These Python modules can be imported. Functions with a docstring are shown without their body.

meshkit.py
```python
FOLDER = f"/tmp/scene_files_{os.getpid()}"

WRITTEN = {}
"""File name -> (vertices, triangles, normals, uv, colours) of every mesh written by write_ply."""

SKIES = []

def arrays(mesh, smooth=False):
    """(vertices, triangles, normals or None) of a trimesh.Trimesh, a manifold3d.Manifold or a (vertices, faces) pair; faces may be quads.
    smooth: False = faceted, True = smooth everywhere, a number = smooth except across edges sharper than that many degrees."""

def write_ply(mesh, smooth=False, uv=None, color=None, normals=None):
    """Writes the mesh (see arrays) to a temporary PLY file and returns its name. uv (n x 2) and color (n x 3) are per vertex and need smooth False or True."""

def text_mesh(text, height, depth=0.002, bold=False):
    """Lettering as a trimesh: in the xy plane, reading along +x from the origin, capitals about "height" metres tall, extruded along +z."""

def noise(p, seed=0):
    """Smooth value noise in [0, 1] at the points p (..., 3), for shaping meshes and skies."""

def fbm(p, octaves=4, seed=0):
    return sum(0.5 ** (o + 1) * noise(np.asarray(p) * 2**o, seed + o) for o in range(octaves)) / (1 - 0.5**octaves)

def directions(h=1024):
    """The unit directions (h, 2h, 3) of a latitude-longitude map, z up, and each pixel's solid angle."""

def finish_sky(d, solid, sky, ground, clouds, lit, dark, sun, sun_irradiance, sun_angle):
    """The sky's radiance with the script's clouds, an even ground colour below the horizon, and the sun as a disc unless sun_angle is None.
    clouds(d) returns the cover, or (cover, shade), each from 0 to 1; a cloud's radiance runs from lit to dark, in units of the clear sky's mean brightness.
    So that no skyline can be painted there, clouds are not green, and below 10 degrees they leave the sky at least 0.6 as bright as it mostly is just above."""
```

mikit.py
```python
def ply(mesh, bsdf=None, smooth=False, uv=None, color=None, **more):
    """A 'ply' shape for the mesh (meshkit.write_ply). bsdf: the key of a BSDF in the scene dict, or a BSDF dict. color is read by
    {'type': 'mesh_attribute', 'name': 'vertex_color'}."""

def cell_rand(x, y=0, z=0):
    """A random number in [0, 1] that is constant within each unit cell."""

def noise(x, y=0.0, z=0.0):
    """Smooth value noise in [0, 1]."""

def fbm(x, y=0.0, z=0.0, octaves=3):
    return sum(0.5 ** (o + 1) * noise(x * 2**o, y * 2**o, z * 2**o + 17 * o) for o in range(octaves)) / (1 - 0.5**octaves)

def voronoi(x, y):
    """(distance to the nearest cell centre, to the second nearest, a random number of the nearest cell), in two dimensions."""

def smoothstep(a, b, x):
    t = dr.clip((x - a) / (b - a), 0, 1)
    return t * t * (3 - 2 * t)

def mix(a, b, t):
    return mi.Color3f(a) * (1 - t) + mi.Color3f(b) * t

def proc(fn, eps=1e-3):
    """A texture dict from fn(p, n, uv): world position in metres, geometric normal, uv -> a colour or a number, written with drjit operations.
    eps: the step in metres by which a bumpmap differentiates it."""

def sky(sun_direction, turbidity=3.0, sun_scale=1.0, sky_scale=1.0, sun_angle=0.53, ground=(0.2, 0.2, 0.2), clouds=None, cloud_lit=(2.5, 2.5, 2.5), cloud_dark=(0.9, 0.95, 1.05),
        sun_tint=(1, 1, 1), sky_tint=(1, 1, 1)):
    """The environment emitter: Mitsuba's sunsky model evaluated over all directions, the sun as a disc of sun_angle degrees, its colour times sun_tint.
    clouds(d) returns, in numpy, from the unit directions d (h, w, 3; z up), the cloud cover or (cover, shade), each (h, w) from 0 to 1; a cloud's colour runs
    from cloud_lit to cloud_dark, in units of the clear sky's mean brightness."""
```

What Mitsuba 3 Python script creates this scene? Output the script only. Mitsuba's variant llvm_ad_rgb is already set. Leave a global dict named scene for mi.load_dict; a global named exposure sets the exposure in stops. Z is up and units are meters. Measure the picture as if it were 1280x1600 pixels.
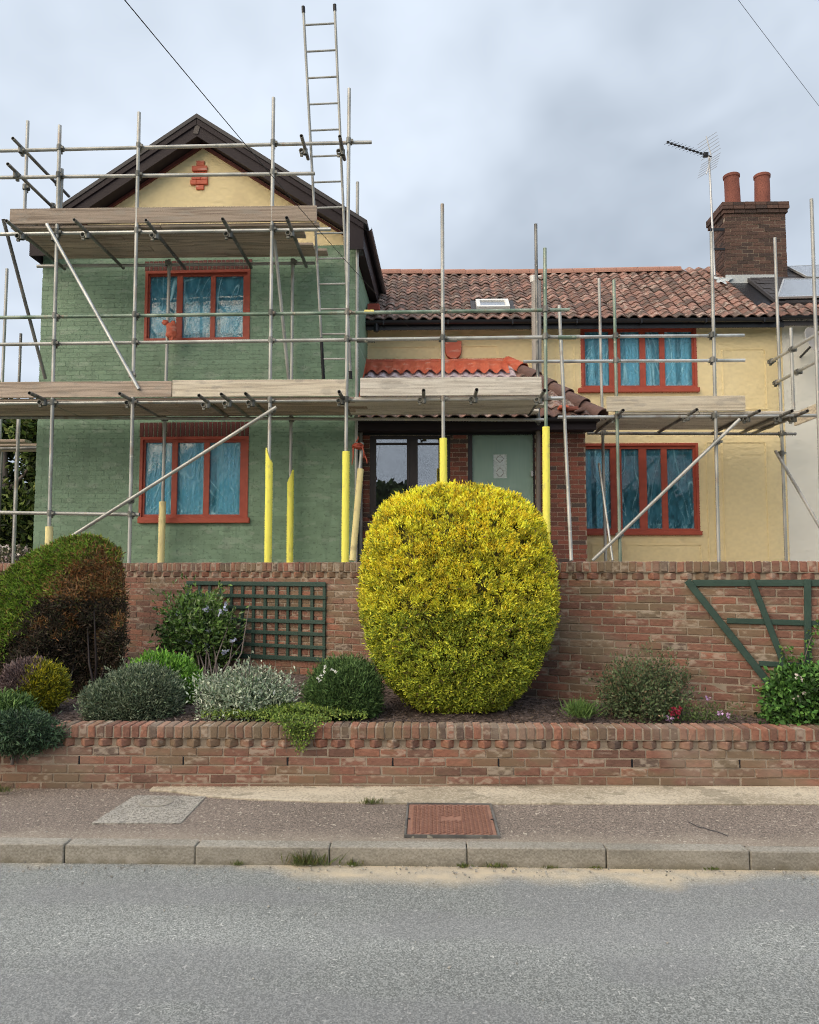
import math
import numpy as np
import trimesh
import drjit as dr
import mitsuba as mi
import mikit, meshkit
from shapely.geometry import Polygon, box as sbox

T = mi.ScalarTransform4f
scene, labels = {}, {}
RNG = np.random.default_rng(7)

# ------------------------------------------------------------------ camera, sky, exposure
EYE = np.array([0.0, 0.0, 2.0])
FPX, YAW, PITCH = 1200.0, math.radians(1.35), math.radians(4.15)
FWD = np.array([-math.sin(YAW) * math.cos(PITCH), math.cos(YAW) * math.cos(PITCH), math.sin(PITCH)])
RIGHT = np.array([math.cos(YAW), math.sin(YAW), 0.0])
UP = np.cross(RIGHT, FWD)
exposure = 2.88
scene['camera'] = {'type': 'perspective', 'fov_axis': 'x', 'fov': math.degrees(2 * math.atan(640 / FPX)),
                   'near_clip': 0.05, 'far_clip': 3000.0,
                   'to_world': T().look_at(origin=EYE.tolist(), target=(EYE + FWD).tolist(), up=[0, 0, 1])}


def sky_clouds(d):
    q = d / np.maximum(d[..., 2:3] + 0.55, 0.25)
    w = meshkit.fbm(q * np.array([2.2, 2.2, 1.0]) + 51.43)
    a = meshkit.fbm(np.stack([q[..., 0] * 2.6 + w * 1.2 + 48.78, q[..., 1] * 2.6 + w * 0.9 + 20.2, w * 0.6], -1))
    b = meshkit.fbm(np.stack([q[..., 0] * 7 + 49.55, q[..., 1] * 7 + 31.46, w * 2], -1))
    e = meshkit.fbm(np.stack([q[..., 0] * 19 + w * 3, q[..., 1] * 19, a * 4], -1))
    s = 0.70 * a + 0.22 * b + 0.08 * e
    s = np.clip((s - 0.34) / 0.32, 0, 1)
    # an overcast sky brightens towards the zenith
    g = np.clip((d[..., 2] - 0.35) / 0.65, 0, 1)
    return np.ones_like(s), 0.50 + 0.50 * s - 0.45 * g


scene['sky'] = mikit.sky([-0.62, -0.66, 0.58], turbidity=3, sun_scale=0.30, sky_scale=1.0, sun_angle=64, clouds=sky_clouds,
                         cloud_lit=(1.94, 2.13, 2.38), cloud_dark=(0.67, 0.79, 0.95), ground=(0.16, 0.16, 0.15))


# ------------------------------------------------------------------ small helpers
def ray(px, py):
    return FWD + RIGHT * (px - 640) / FPX + UP * (800 - py) / FPX


def P(px, py, Y):
    """The point at distance Y (metres from the camera, along the street's depth) that the photo shows at this pixel."""
    d = ray(px, py)
    return EYE + d * (Y / d[1])


def gp(px_, py_, z=0.127):
    r = ray(px_, py_)
    t = (z - 2) / r[2]
    q = EYE + r * t
    return q[0], q[1]


class Frame:
    """A vertical building plane: origin (x, y), turned about z; local axes u (along), d (into the building), z."""

    def __init__(self, x, y, deg):
        a = math.radians(deg)
        self.o = np.array([x, y, 0.0])
        self.u = np.array([math.cos(a), math.sin(a), 0])
        self.n = np.array([-math.sin(a), math.cos(a), 0])
        self.M = np.eye(4)
        self.M[:3, 0], self.M[:3, 1], self.M[:3, 3] = self.u, self.n, self.o
        self.T = T(self.M.tolist())

    def at(self, px, py, d=0.0):
        r = ray(px, py)
        o = self.o + self.n * d
        t = np.dot(o - EYE, self.n) / np.dot(r, self.n)
        q = EYE + r * t
        return float(np.dot(q - self.o, self.u)), float(q[2])

    def px_scale(self, u):
        q = self.o + self.u * u - EYE
        return FPX / np.dot(q, FWD)


_used = {}


def nk(base):
    n = _used.get(base, 0)
    _used[base] = n + 1
    return base if n == 0 else f'{base}_{n:03d}'


def add(name, mesh, bsdf, parent=None, smooth=False, uv=None, color=None, M=None):
    key = nk((parent + '__' if parent else '') + name)
    s = mikit.ply(mesh, bsdf, smooth=smooth, uv=uv, color=color)
    if M is not None:
        s['to_world'] = M
    scene[key] = s
    return key


def put(name, shape, parent, M):
    key = nk((parent + '__' if parent else '') + name)
    scene[key] = {**shape, 'to_world': M}
    return key


def thing(name, label, cat, group=None):
    key = nk(name)
    labels[key] = {'label': label, 'category': cat}
    if group:
        labels[key]['group'] = group
    return key


def tag(key, label, cat=None, kind=None, group=None):
    d = labels.setdefault(key, {})
    if label:
        d['label'] = label
    if cat:
        d['category'] = cat
    if kind:
        d['kind'] = kind
    if group:
        d['group'] = group
    return key


def stuffpart(key):
    labels.setdefault(key, {})['kind'] = 'stuff'
    return key


BF = np.array([[0, 2, 1], [0, 3, 2], [4, 5, 6], [4, 6, 7], [0, 1, 5], [0, 5, 4], [1, 2, 6], [1, 6, 5], [2, 3, 7], [2, 7, 6], [3, 0, 4], [3, 4, 7]])


def box(x0, x1, y0, y1, z0, z1):
    return np.array([[x0, y0, z0], [x1, y0, z0], [x1, y1, z0], [x0, y1, z0], [x0, y0, z1], [x1, y0, z1], [x1, y1, z1], [x0, y1, z1]], float), BF.copy()


def merge(ms):
    vs, fs, n = [], [], 0
    for v, f in ms:
        vs.append(np.asarray(v))
        fs.append(np.asarray(f) + n)
        n += len(v)
    return np.vstack(vs), np.vstack(fs)


def cbox(dx, dy, dz, c=0.004, jit=0.0, rng=None):
    """A box with chamfered edges, centred, optionally uneven."""
    pts = []
    for sx in (-1, 1):
        for sy in (-1, 1):
            for sz in (-1, 1):
                j = rng.normal(0, jit, 3) if rng is not None and jit else np.zeros(3)
                q = np.array([sx * dx / 2, sy * dy / 2, sz * dz / 2]) + j
                for k in range(3):
                    e = np.array([sx, sy, sz], float) * c
                    e[k] = 0
                    pts.append(q - e)
    h = trimesh.convex.convex_hull(np.array(pts))
    return np.array(h.vertices), np.array(h.faces)


def xm(mesh, M):
    v = np.asarray(mesh[0])
    return v @ np.asarray(M)[:3, :3].T + np.asarray(M)[:3, 3], mesh[1]


def basis(z):
    z = np.asarray(z, float)
    z = z / np.linalg.norm(z)
    a = np.array([0, 0, 1.0]) if abs(z[2]) < 0.9 else np.array([1.0, 0, 0])
    x = np.cross(a, z)
    x /= np.linalg.norm(x)
    return x, np.cross(z, x), z


def tube(p0, p1, r, n=12, wall=0.004, hollow=True, slant=0.0):
    """A straight pipe from p0 to p1; hollow ones show their dark bore at the ends."""
    p0, p1 = np.asarray(p0, float), np.asarray(p1, float)
    x, y, z = basis(p1 - p0)
    a = np.arange(n) * 2 * math.pi / n
    ring = np.cos(a)[:, None] * x + np.sin(a)[:, None] * y
    sl = (np.sin(a) * slant)[:, None] * z
    i = np.arange(n)
    j = (i + 1) % n

    def quad(A, B):
        return np.vstack([np.stack([A + i, A + j, B + j], 1), np.stack([A + i, B + j, B + i], 1)])

    if hollow:
        v = np.vstack([p0 + ring * r, p1 + ring * r + sl, p1 + ring * (r - wall) + sl, p0 + ring * (r - wall)])
        f = np.vstack([quad(0, n), quad(n, 2 * n), quad(2 * n, 3 * n), quad(3 * n, 0)])
    else:
        v = np.vstack([p0 + ring * r, p1 + ring * r + sl, [p0], [p1 + sl.mean(0)]])
        f = np.vstack([quad(0, n), np.stack([j, i, np.full(n, 2 * n)], 1), np.stack([n + i, n + j, np.full(n, 2 * n + 1)], 1)])
    return v, f


def polytube(pts, r, n=6):
    pts = np.asarray(pts, float)
    m = len(pts)
    rr = np.broadcast_to(r, m)
    t = np.gradient(pts, axis=0)
    V = []
    x = None
    for k in range(m):
        z = t[k] / np.linalg.norm(t[k])
        if x is None:
            x = basis(z)[0]
        x = x - z * np.dot(x, z)
        x /= np.linalg.norm(x)
        y = np.cross(z, x)
        a = np.arange(n) * 2 * math.pi / n
        V.append(pts[k] + rr[k] * (np.cos(a)[:, None] * x + np.sin(a)[:, None] * y))
    i = np.arange(n)
    j = (i + 1) % n
    F = []
    for k in range(m - 1):
        A, B = k * n, (k + 1) * n
        F += [np.stack([A + i, A + j, B + j], 1), np.stack([A + i, B + j, B + i], 1)]
    V.append([pts[0], pts[-1]])
    c = m * n
    F += [np.stack([j, i, np.full(n, c)], 1), np.stack([c - n + i, c - n + j, np.full(n, c + 1)], 1)]
    return np.vstack(V), np.vstack(F)


def prism(poly, d0, d1):
    """A polygon drawn in (u, z), extruded from depth d0 to d1."""
    m = trimesh.creation.extrude_polygon(poly, d1 - d0)
    v = np.array(m.vertices)
    w = np.stack([v[:, 0], d1 - v[:, 2], v[:, 1]], 1)
    return w, np.array(m.faces)


def grid(nu, nv, fn):
    u, v = np.meshgrid(np.linspace(0, 1, nu + 1), np.linspace(0, 1, nv + 1), indexing='ij')
    p = fn(u, v).reshape(-1, 3)
    idx = np.arange((nu + 1) * (nv + 1)).reshape(nu + 1, nv + 1)
    a, b, c, d = idx[:-1, :-1].ravel(), idx[1:, :-1].ravel(), idx[1:, 1:].ravel(), idx[:-1, 1:].ravel()
    return p, np.vstack([np.stack([a, b, c], 1), np.stack([a, c, d], 1)])


def lathe(prof, n=20):
    prof = np.asarray(prof, float)
    a = np.arange(n) * 2 * math.pi / n
    v = np.stack([np.outer(prof[:, 0], np.cos(a)), np.outer(prof[:, 0], np.sin(a)), np.repeat(prof[:, 1:2], n, 1)], -1).reshape(-1, 3)
    i = np.arange(n)
    j = (i + 1) % n
    f = []
    for k in range(len(prof) - 1):
        A, B = k * n, (k + 1) * n
        f += [np.stack([A + i, A + j, B + j], 1), np.stack([A + i, B + j, B + i], 1)]
    return v, np.vstack(f)


def trans(x, y, z):
    M = np.eye(4)
    M[:3, 3] = x, y, z
    return M


def rotm(axis, ang):
    return trimesh.transformations.rotation_matrix(ang, axis)


# ------------------------------------------------------------------ materials
def pr(fn, eps=1e-3):
    return mikit.proc(fn, eps)


def rgb(*c):
    return {'type': 'rgb', 'value': list(c)}


def mat(key, color, rough=0.8, bump=None, bscale=1.0, two=True, **kw):
    if callable(color):
        color = pr(color)
    elif isinstance(color, tuple):
        color = rgb(*color)
    b = {'type': 'principled', 'base_color': color, 'roughness': rough, 'specular': 0.4, **kw}
    if bump is not None:
        b = {'type': 'bumpmap', 'arbitrary': {**pr(bump, 2e-3)}, 'scale': bscale, 'bsdf': b}
    scene[key] = {'type': 'twosided', 'bsdf': b} if two else b


N, FB, SS, MX = mikit.noise, mikit.fbm, mikit.smoothstep, mikit.mix


def brick_col(p, n, uv):
    t, w = uv.x, uv.y
    c = MX((0.165, 0.092, 0.072), (0.245, 0.120, 0.090), SS(0.05, 0.5, t))
    c = MX(c, (0.30, 0.140, 0.098), SS(0.55, 0.75, t))
    c = MX(c, (0.135, 0.098, 0.082), SS(0.84, 0.93, t))
    c = c * (0.55 + 0.75 * FB(p.x * 38, p.y * 38, p.z * 60, 4))
    c = MX(c, (0.33, 0.275, 0.22), SS(0.50, 0.72, FB(p.x * 1.3 + 3, p.y * 1.3, p.z * 2.0 + p.x * 0.9, 4)) * 0.42)
    moss = SS(0.46, 0.66, FB(p.x * 3.1, p.y * 3.1 + 7, p.z * 5, 4))
    c = MX(c, (0.185, 0.145, 0.095), moss * 0.7)
    foot = SS(0.26, 0.14, p.z + 0.10 * FB(p.x * 3, p.y * 3, 0.0, 3))
    c = MX(c, (0.15, 0.125, 0.095), foot * 0.55)
    wash = SS(0.60, 0.80, FB(p.x * 21 + 9, p.y * 21, p.z * 30, 4) * 0.62 + w * 0.38)
    return MX(c, (0.44, 0.375, 0.31), wash * 0.6)


def dark_brick_col(p, n, uv):
    t = uv.x
    c = MX((0.115, 0.048, 0.038), (0.205, 0.07, 0.05), SS(0.1, 0.7, t))
    c = MX(c, (0.07, 0.05, 0.045), SS(0.80, 0.9, t))
    return c * (0.75 + 0.5 * FB(p.x * 50, p.y * 50, p.z * 60))


def chimney_col(p, n, uv):
    t = uv.x
    c = MX((0.062, 0.044, 0.040), (0.11, 0.066, 0.054), SS(0.1, 0.7, t))
    c = MX(c, (0.20, 0.085, 0.06), SS(8.1, 7.4, p.z + t * 0.5) * 0.75)
    return c * (0.7 + 0.6 * FB(p.x * 40, p.y * 40, p.z * 50))


def mortar_col(p, n, uv):
    return MX((0.19, 0.155, 0.12), (0.40, 0.34, 0.275), FB(p.x * 9, p.y * 9, p.z * 14, 4))


def green_col(p, n, uv):
    t = uv.x
    a = FB(p.x * 1.6, p.y, p.z * 1.9, 4)
    b = FB(p.x * 18, p.y * 4, p.z * 30, 3)
    c = MX((0.150, 0.240, 0.165), (0.205, 0.320, 0.228), SS(0.3, 0.7, a) * 0.6 + b * 0.4)
    c = c * (0.9 + 0.2 * t)
    drip = SS(0.60, 0.74, FB(p.x * 9, 6, p.z * 0.8, 3)) * 0.25
    c = MX(c, (0.09, 0.14, 0.105), drip)
    pale = SS(0.58, 0.74, FB(p.x * 5, 3, p.z * 9, 4)) * 0.45
    c = MX(c, (0.29, 0.37, 0.30), pale)
    return MX(c, (0.07, 0.105, 0.08), SS(0.62, 0.74, FB(p.x * 26 + 3 * N(p.x * 3, 1, p.z * 3), 8, p.z * 33, 4)) * 0.45)


def yellow_col(p, n, uv):
    a = FB(p.x * 1.3, p.y, p.z * 1.3, 4)
    c = MX((0.72, 0.605, 0.345), (0.79, 0.68, 0.42), a)
    c = MX(c, (0.58, 0.47, 0.28), SS(0.6, 0.75, FB(p.x * 3.5, p.y * 3.5, p.z * 0.9 + 5, 4)) * 0.35)
    return c * (0.93 + 0.14 * FB(p.x * 20, p.y * 20, p.z * 20))


def white_col(p, n, uv):
    return MX((0.66, 0.66, 0.60), (0.76, 0.76, 0.70), FB(p.x * 2, p.y, p.z * 1.5, 4))


def stucco_h(p, n, uv):
    return FB(p.x * 13 + 0.6 * N(p.x * 5, 2, p.z * 5), p.y * 13, p.z * 19, 4)


def wood_fn(base, dark):
    def f(p, n, uv):
        g = FB(p.x * 2.2 + uv.x * 50, p.y * 28 + uv.x * 9, p.z * 42, 4)
        c = MX(dark, base, SS(0.25, 0.65, g))
        c = c * (0.78 + 0.36 * uv.x)
        st = SS(0.58, 0.75, FB(p.x * 5 + uv.x * 31, p.y * 9, p.z * 12, 3))
        return MX(c, (0.30, 0.28, 0.25), st * 0.45) * (0.9 + 0.2 * N(p.x * 160, p.y * 160, p.z * 160))
    return f


def asphalt_col(p, n, uv):
    g = N(p.x * 150, p.y * 150, 1.0)
    g2 = N(p.x * 260 + 40, p.y * 260, 2.0)
    big = FB(p.x * 0.7, p.y * 1.4, 5.0, 4)
    c = MX((0.14, 0.148, 0.143), (0.335, 0.35, 0.34), SS(0.2, 0.88, g * 0.6 + g2 * 0.4))
    c = MX(c, (0.54, 0.54, 0.52), SS(0.87, 0.95, N(p.x * 75 + 9, p.y * 75, 3.0)) * 0.8)
    c = c * (0.9 + 0.2 * big)
    c = MX(c, (0.20, 0.20, 0.212), SS(0.5, 0.7, FB(p.x * 0.9, p.y * 2.5, 9.0, 3)) * 0.35)
    # two faintly polished wheel tracks and a few old oil spots
    tr = dr.exp(-dr.square((p.y - 4.35 + 0.1 * FB(p.x * 0.6, 1.0, 0.0)) / 0.28)) + dr.exp(-dr.square((p.y - 2.9) / 0.35))
    c = c * (1 + 0.13 * tr)
    wob = (FB(p.x * 1.3, 2.0, 1.0, 4) - 0.5) * 0.75
    side = SS(-2.2, -0.5, p.x) * SS(6.5, 3.2, p.x)
    sand = SS(4.96, 5.22, p.y + wob + (side - 1) * 0.26)
    return MX(c, (0.60, 0.50, 0.35), sand * (0.30 + 0.65 * FB(p.x * 9, p.y * 14, 3.0, 3)) * (0.4 + 0.6 * side))


def asphalt_h(p, n, uv):
    return N(p.x * 120, p.y * 120, 1.0) * 0.7 + N(p.x * 210 + 40, p.y * 210, 2.0) * 0.3


def pave_col(p, n, uv):
    g = N(p.x * 105, p.y * 105, 4.0) * 0.55 + N(p.x * 190, p.y * 190, 6.0) * 0.45
    c = MX((0.115, 0.094, 0.080), (0.27, 0.225, 0.195), SS(0.2, 0.85, g))
    c = MX(c, (0.52, 0.47, 0.40), SS(0.85, 0.93, N(p.x * 62 + 3, p.y * 62, 9.0)) * 0.75)
    c = c * (0.80 + 0.4 * FB(p.x * 1.1, p.y * 2.2, 2.0, 4))
    dust = SS(5.78, 5.48, p.y + 0.12 * N(p.x * 5, p.y * 5, 0.0)) * 0.35
    return MX(c, (0.40, 0.35, 0.28), dust)


def pave_h(p, n, uv):
    return N(p.x * 105, p.y * 105, 4.0) * 0.6 + N(p.x * 190, p.y * 190, 6.0) * 0.4


def conc_col(p, n, uv):
    g = FB(p.x * 90, p.y * 90, p.z * 90, 3)
    a = FB(p.x * 2.2, p.y * 5, p.z * 5, 4)
    c = MX((0.195, 0.182, 0.155), (0.385, 0.362, 0.315), SS(0.25, 0.75, 0.55 * g + 0.45 * a))
    return MX(c, (0.14, 0.125, 0.085), SS(0.07, 0.0, p.z + 0.05 * N(p.x * 14, 0, 0)) * 0.7)


def margin_col(p, n, uv):
    g = FB(p.x * 70, p.y * 70, 0.0, 3)
    a = FB(p.x * 1.7, p.y * 4, 3.0, 4)
    c = MX((0.30, 0.26, 0.195), (0.54, 0.485, 0.385), SS(0.25, 0.75, 0.5 * g + 0.5 * a))
    return MX(c, (0.18, 0.16, 0.12), SS(0.64, 0.74, FB(p.x * 7, p.y * 11, 8.0, 3)) * 0.5)


def patch_col(p, n, uv):
    g = N(p.x * 90, p.y * 90, 0.0) * 0.6 + N(p.x * 170, p.y * 170, 3.0) * 0.4
    return MX((0.15, 0.142, 0.128), (0.40, 0.38, 0.34), SS(0.2, 0.8, g)) * (0.85 + 0.3 * FB(p.x * 4, p.y * 4, 0.0))


def soil_col(p, n, uv):
    return MX((0.05, 0.036, 0.03), (0.17, 0.13, 0.12), SS(0.3, 0.8, FB(p.x * 30, p.y * 30, p.z * 30, 4)))


def steel_fn(dark, lite):
    def f(p, n, uv):
        a = FB(p.x * 5, p.y * 5, p.z * 2.5, 4)
        b = N(p.x * 30, p.y * 30, p.z * 9)
        c = MX(dark, lite, SS(0.3, 0.7, a) * 0.8 + b * 0.2)
        c = MX(c, (0.30, 0.22, 0.16), SS(0.66, 0.78, FB(p.x * 9 + 5, p.y * 9, p.z * 3, 3)) * 0.5)
        return MX(c, (0.62, 0.60, 0.50), SS(0.80, 0.88, N(p.x * 38, p.y * 38, p.z * 24)) * 0.6)
    return f


def tile_col(p, n, uv):
    t = uv.x
    c = MX((0.185, 0.105, 0.085), (0.285, 0.165, 0.135), SS(0.05, 0.6, t))
    c = MX(c, (0.12, 0.08, 0.07), SS(0.82, 0.92, t))
    c = c * (0.8 + 0.4 * FB(p.x * 30, p.y * 30, p.z * 30))
    lich = SS(0.46, 0.62, FB(p.x * 7, p.y * 7, p.z * 7 + uv.y * 30, 4) + SS(3.5, -1.0, p.x) * 0.09)
    c = MX(c, (0.085, 0.072, 0.062), lich * 0.75)
    pale = SS(0.60, 0.72, FB(p.x * 19, p.y * 19, p.z * 19, 3) * 0.7 + uv.y * 0.3)
    return MX(c, (0.46, 0.38, 0.33), pale * 0.5)


def porch_tile_col(p, n, uv):
    c = MX((0.45, 0.40, 0.44), (0.58, 0.47, 0.48), FB(p.x * 9, p.y * 9, p.z * 9))
    return MX(c, (0.30, 0.17, 0.15), SS(0.1, 0.5, p.x - 1.9))


def red_col(p, n, uv):
    return MX((0.30, 0.056, 0.035), (0.42, 0.088, 0.053), FB(p.x * 6, p.y * 6, p.z * 11, 4))


def orange_col(p, n, uv):
    c = MX((0.44, 0.075, 0.04), (0.60, 0.17, 0.10), FB(p.x * 9, p.y * 9, p.z * 9, 4))
    return MX(c, (0.62, 0.42, 0.36), SS(0.58, 0.76, FB(p.x * 6 + 2, p.y * 6, p.z * 14, 4)) * 0.5)


def lintel_col(p, n, uv):
    return MX((0.085, 0.026, 0.024), (0.155, 0.046, 0.040), FB(p.x * 30, p.y * 6, p.z * 7, 3)) * (0.8 + 0.4 * uv.x)


def rust_col(p, n, uv):
    c = MX((0.20, 0.10, 0.07), (0.37, 0.205, 0.155), FB(p.x * 26, p.y * 26, p.z * 26, 4))
    return c


def door_col(p, n, uv):
    return MX((0.20, 0.31, 0.27), (0.24, 0.35, 0.31), FB(p.x * 40, p.y * 10, p.z * 3, 3))


mat('brick_mat', brick_col, 0.9)
mat('dark_brick_mat', dark_brick_col, 0.85)
mat('chimney_mat', chimney_col, 0.9)
mat('mortar_mat', mortar_col, 0.95)
mat('green_mat', green_col, 0.6)
mat('green_groove_mat', green_col, 0.8)
mat('yellow_mat', yellow_col, 0.75, stucco_h, 0.022)
mat('yellow_smooth_mat', yellow_col, 0.7)
mat('white_render_mat', white_col, 0.75, stucco_h, 0.02)
mat('wood_brown', wood_fn((0.45, 0.37, 0.305), (0.26, 0.205, 0.165)), 0.85)
mat('wood_pale', wood_fn((0.66, 0.60, 0.49), (0.47, 0.41, 0.32)), 0.85)
mat('wood_grey', wood_fn((0.62, 0.59, 0.535), (0.42, 0.385, 0.335)), 0.85)
mat('asphalt_mat', asphalt_col, 0.85, asphalt_h, 0.004)
mat('pave_mat', pave_col, 0.9, pave_h, 0.003)
mat('conc_mat', conc_col, 0.9)
mat('margin_mat', margin_col, 0.9)
mat('patch_mat', patch_col, 0.9)
mat('soil_mat', soil_col, 0.95)
mat('steel_mat', steel_fn((0.31, 0.32, 0.31), (0.50, 0.505, 0.49)), 0.45, metallic=0.35)
mat('steel_bright', steel_fn((0.40, 0.42, 0.42), (0.66, 0.67, 0.66)), 0.38, metallic=0.6)
mat('steel_green', steel_fn((0.13, 0.20, 0.155), (0.33, 0.40, 0.34)), 0.5, metallic=0.4)
mat('steel_dark', steel_fn((0.12, 0.12, 0.12), (0.28, 0.28, 0.27)), 0.5, metallic=0.5)
mat('coupler_mat', steel_fn((0.10, 0.105, 0.10), (0.26, 0.265, 0.25)), 0.6, metallic=0.4)
mat('tile_mat', tile_col, 0.85)
mat('porch_tile_mat', porch_tile_col, 0.7)
mat('red_mat', red_col, 0.5)
mat('orange_mat', orange_col, 0.55)
mat('lintel_mat', lintel_col, 0.7)
mat('rust_mat', rust_col, 0.7)
mat('door_mat', door_col, 0.45)
mat('fascia_mat', (0.026, 0.020, 0.025), 0.55, specular=0.2)
mat('frame_dark', (0.030, 0.024, 0.027), 0.4)
mat('black_mat', (0.014, 0.015, 0.019), 0.35)
mat('room_dark', (0.018, 0.02, 0.024), 0.9)
mat('curtain_mat', (0.38, 0.78, 0.92), 0.85)
mat('sleeve_yellow', lambda p, n, uv: MX((0.88, 0.84, 0.14), (0.52, 0.48, 0.20), SS(0.55, 0.78, FB(p.x * 14, p.y * 14, p.z * 7, 4)) * 0.7), 0.65)
mat('sleeve_cream', lambda p, n, uv: MX((0.80, 0.71, 0.36), (0.50, 0.43, 0.24), SS(0.52, 0.76, FB(p.x * 14, p.y * 14, p.z * 7, 4)) * 0.7), 0.65)
mat('hip_tile_mat', lambda p, n, uv: MX((0.10, 0.062, 0.055), (0.20, 0.12, 0.105), FB(p.x * 14, p.y * 14, p.z * 14, 4)), 0.8)
mat('ridge_mat', (0.36, 0.19, 0.145), 0.85)
mat('pot_mat', lambda p, n, uv: MX((0.17, 0.06, 0.045), (0.28, 0.10, 0.075), FB(p.x * 9, p.y * 9, p.z * 5, 3)), 0.8)
mat('lead_mat', (0.46, 0.50, 0.52), 0.5)
mat('white_mat', (0.74, 0.74, 0.72), 0.5)
mat('grey_plastic', (0.36, 0.34, 0.32), 0.5)
mat('brown_plastic', (0.15, 0.125, 0.115), 0.5)
mat('wire_mat', (0.02, 0.02, 0.022), 0.6)
mat('alu_mat', (0.55, 0.56, 0.57), 0.4, metallic=0.6)
mat('slate_mat', (0.05, 0.048, 0.053), 0.6)
mat('solar_mat', (0.30, 0.32, 0.36), 0.12, clearcoat=1.0)
mat('trellis_mat', lambda p, n, uv: MX((0.020, 0.048, 0.040), (0.036, 0.075, 0.060), FB(p.x * 12, p.y * 12, p.z * 12, 3)), 0.6)
mat('glow_yellow', (0.70, 0.62, 0.20), 0.6)
mat('leaf_mat', {'type': 'mesh_attribute', 'name': 'vertex_color'}, 0.65)
mat('gravel_mat', lambda p, n, uv: MX((0.14, 0.12, 0.10), (0.30, 0.265, 0.225), FB(p.x * 24, p.y * 24, 0.0, 3)), 0.95)
mat('grass_mat', (0.06, 0.10, 0.03), 0.9)
scene['glass_mat'] = {'type': 'thindielectric', 'int_ior': 1.5}
scene['mirror_glass'] = {'type': 'blendbsdf', 'weight': 0.5, 'a': {'type': 'twosided', 'bsdf': {'type': 'diffuse', 'reflectance': rgb(0.02, 0.022, 0.026)}}, 'b': {'type': 'twosided', 'bsdf': {'type': 'conductor', 'material': 'none'}}}
scene['roof_glass'] = {'type': 'blendbsdf', 'weight': 0.55, 'a': {'type': 'twosided', 'bsdf': {'type': 'diffuse', 'reflectance': rgb(0.10, 0.11, 0.13)}}, 'b': {'type': 'twosided', 'bsdf': {'type': 'roughconductor', 'material': 'none', 'alpha': 0.3}}}
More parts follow.
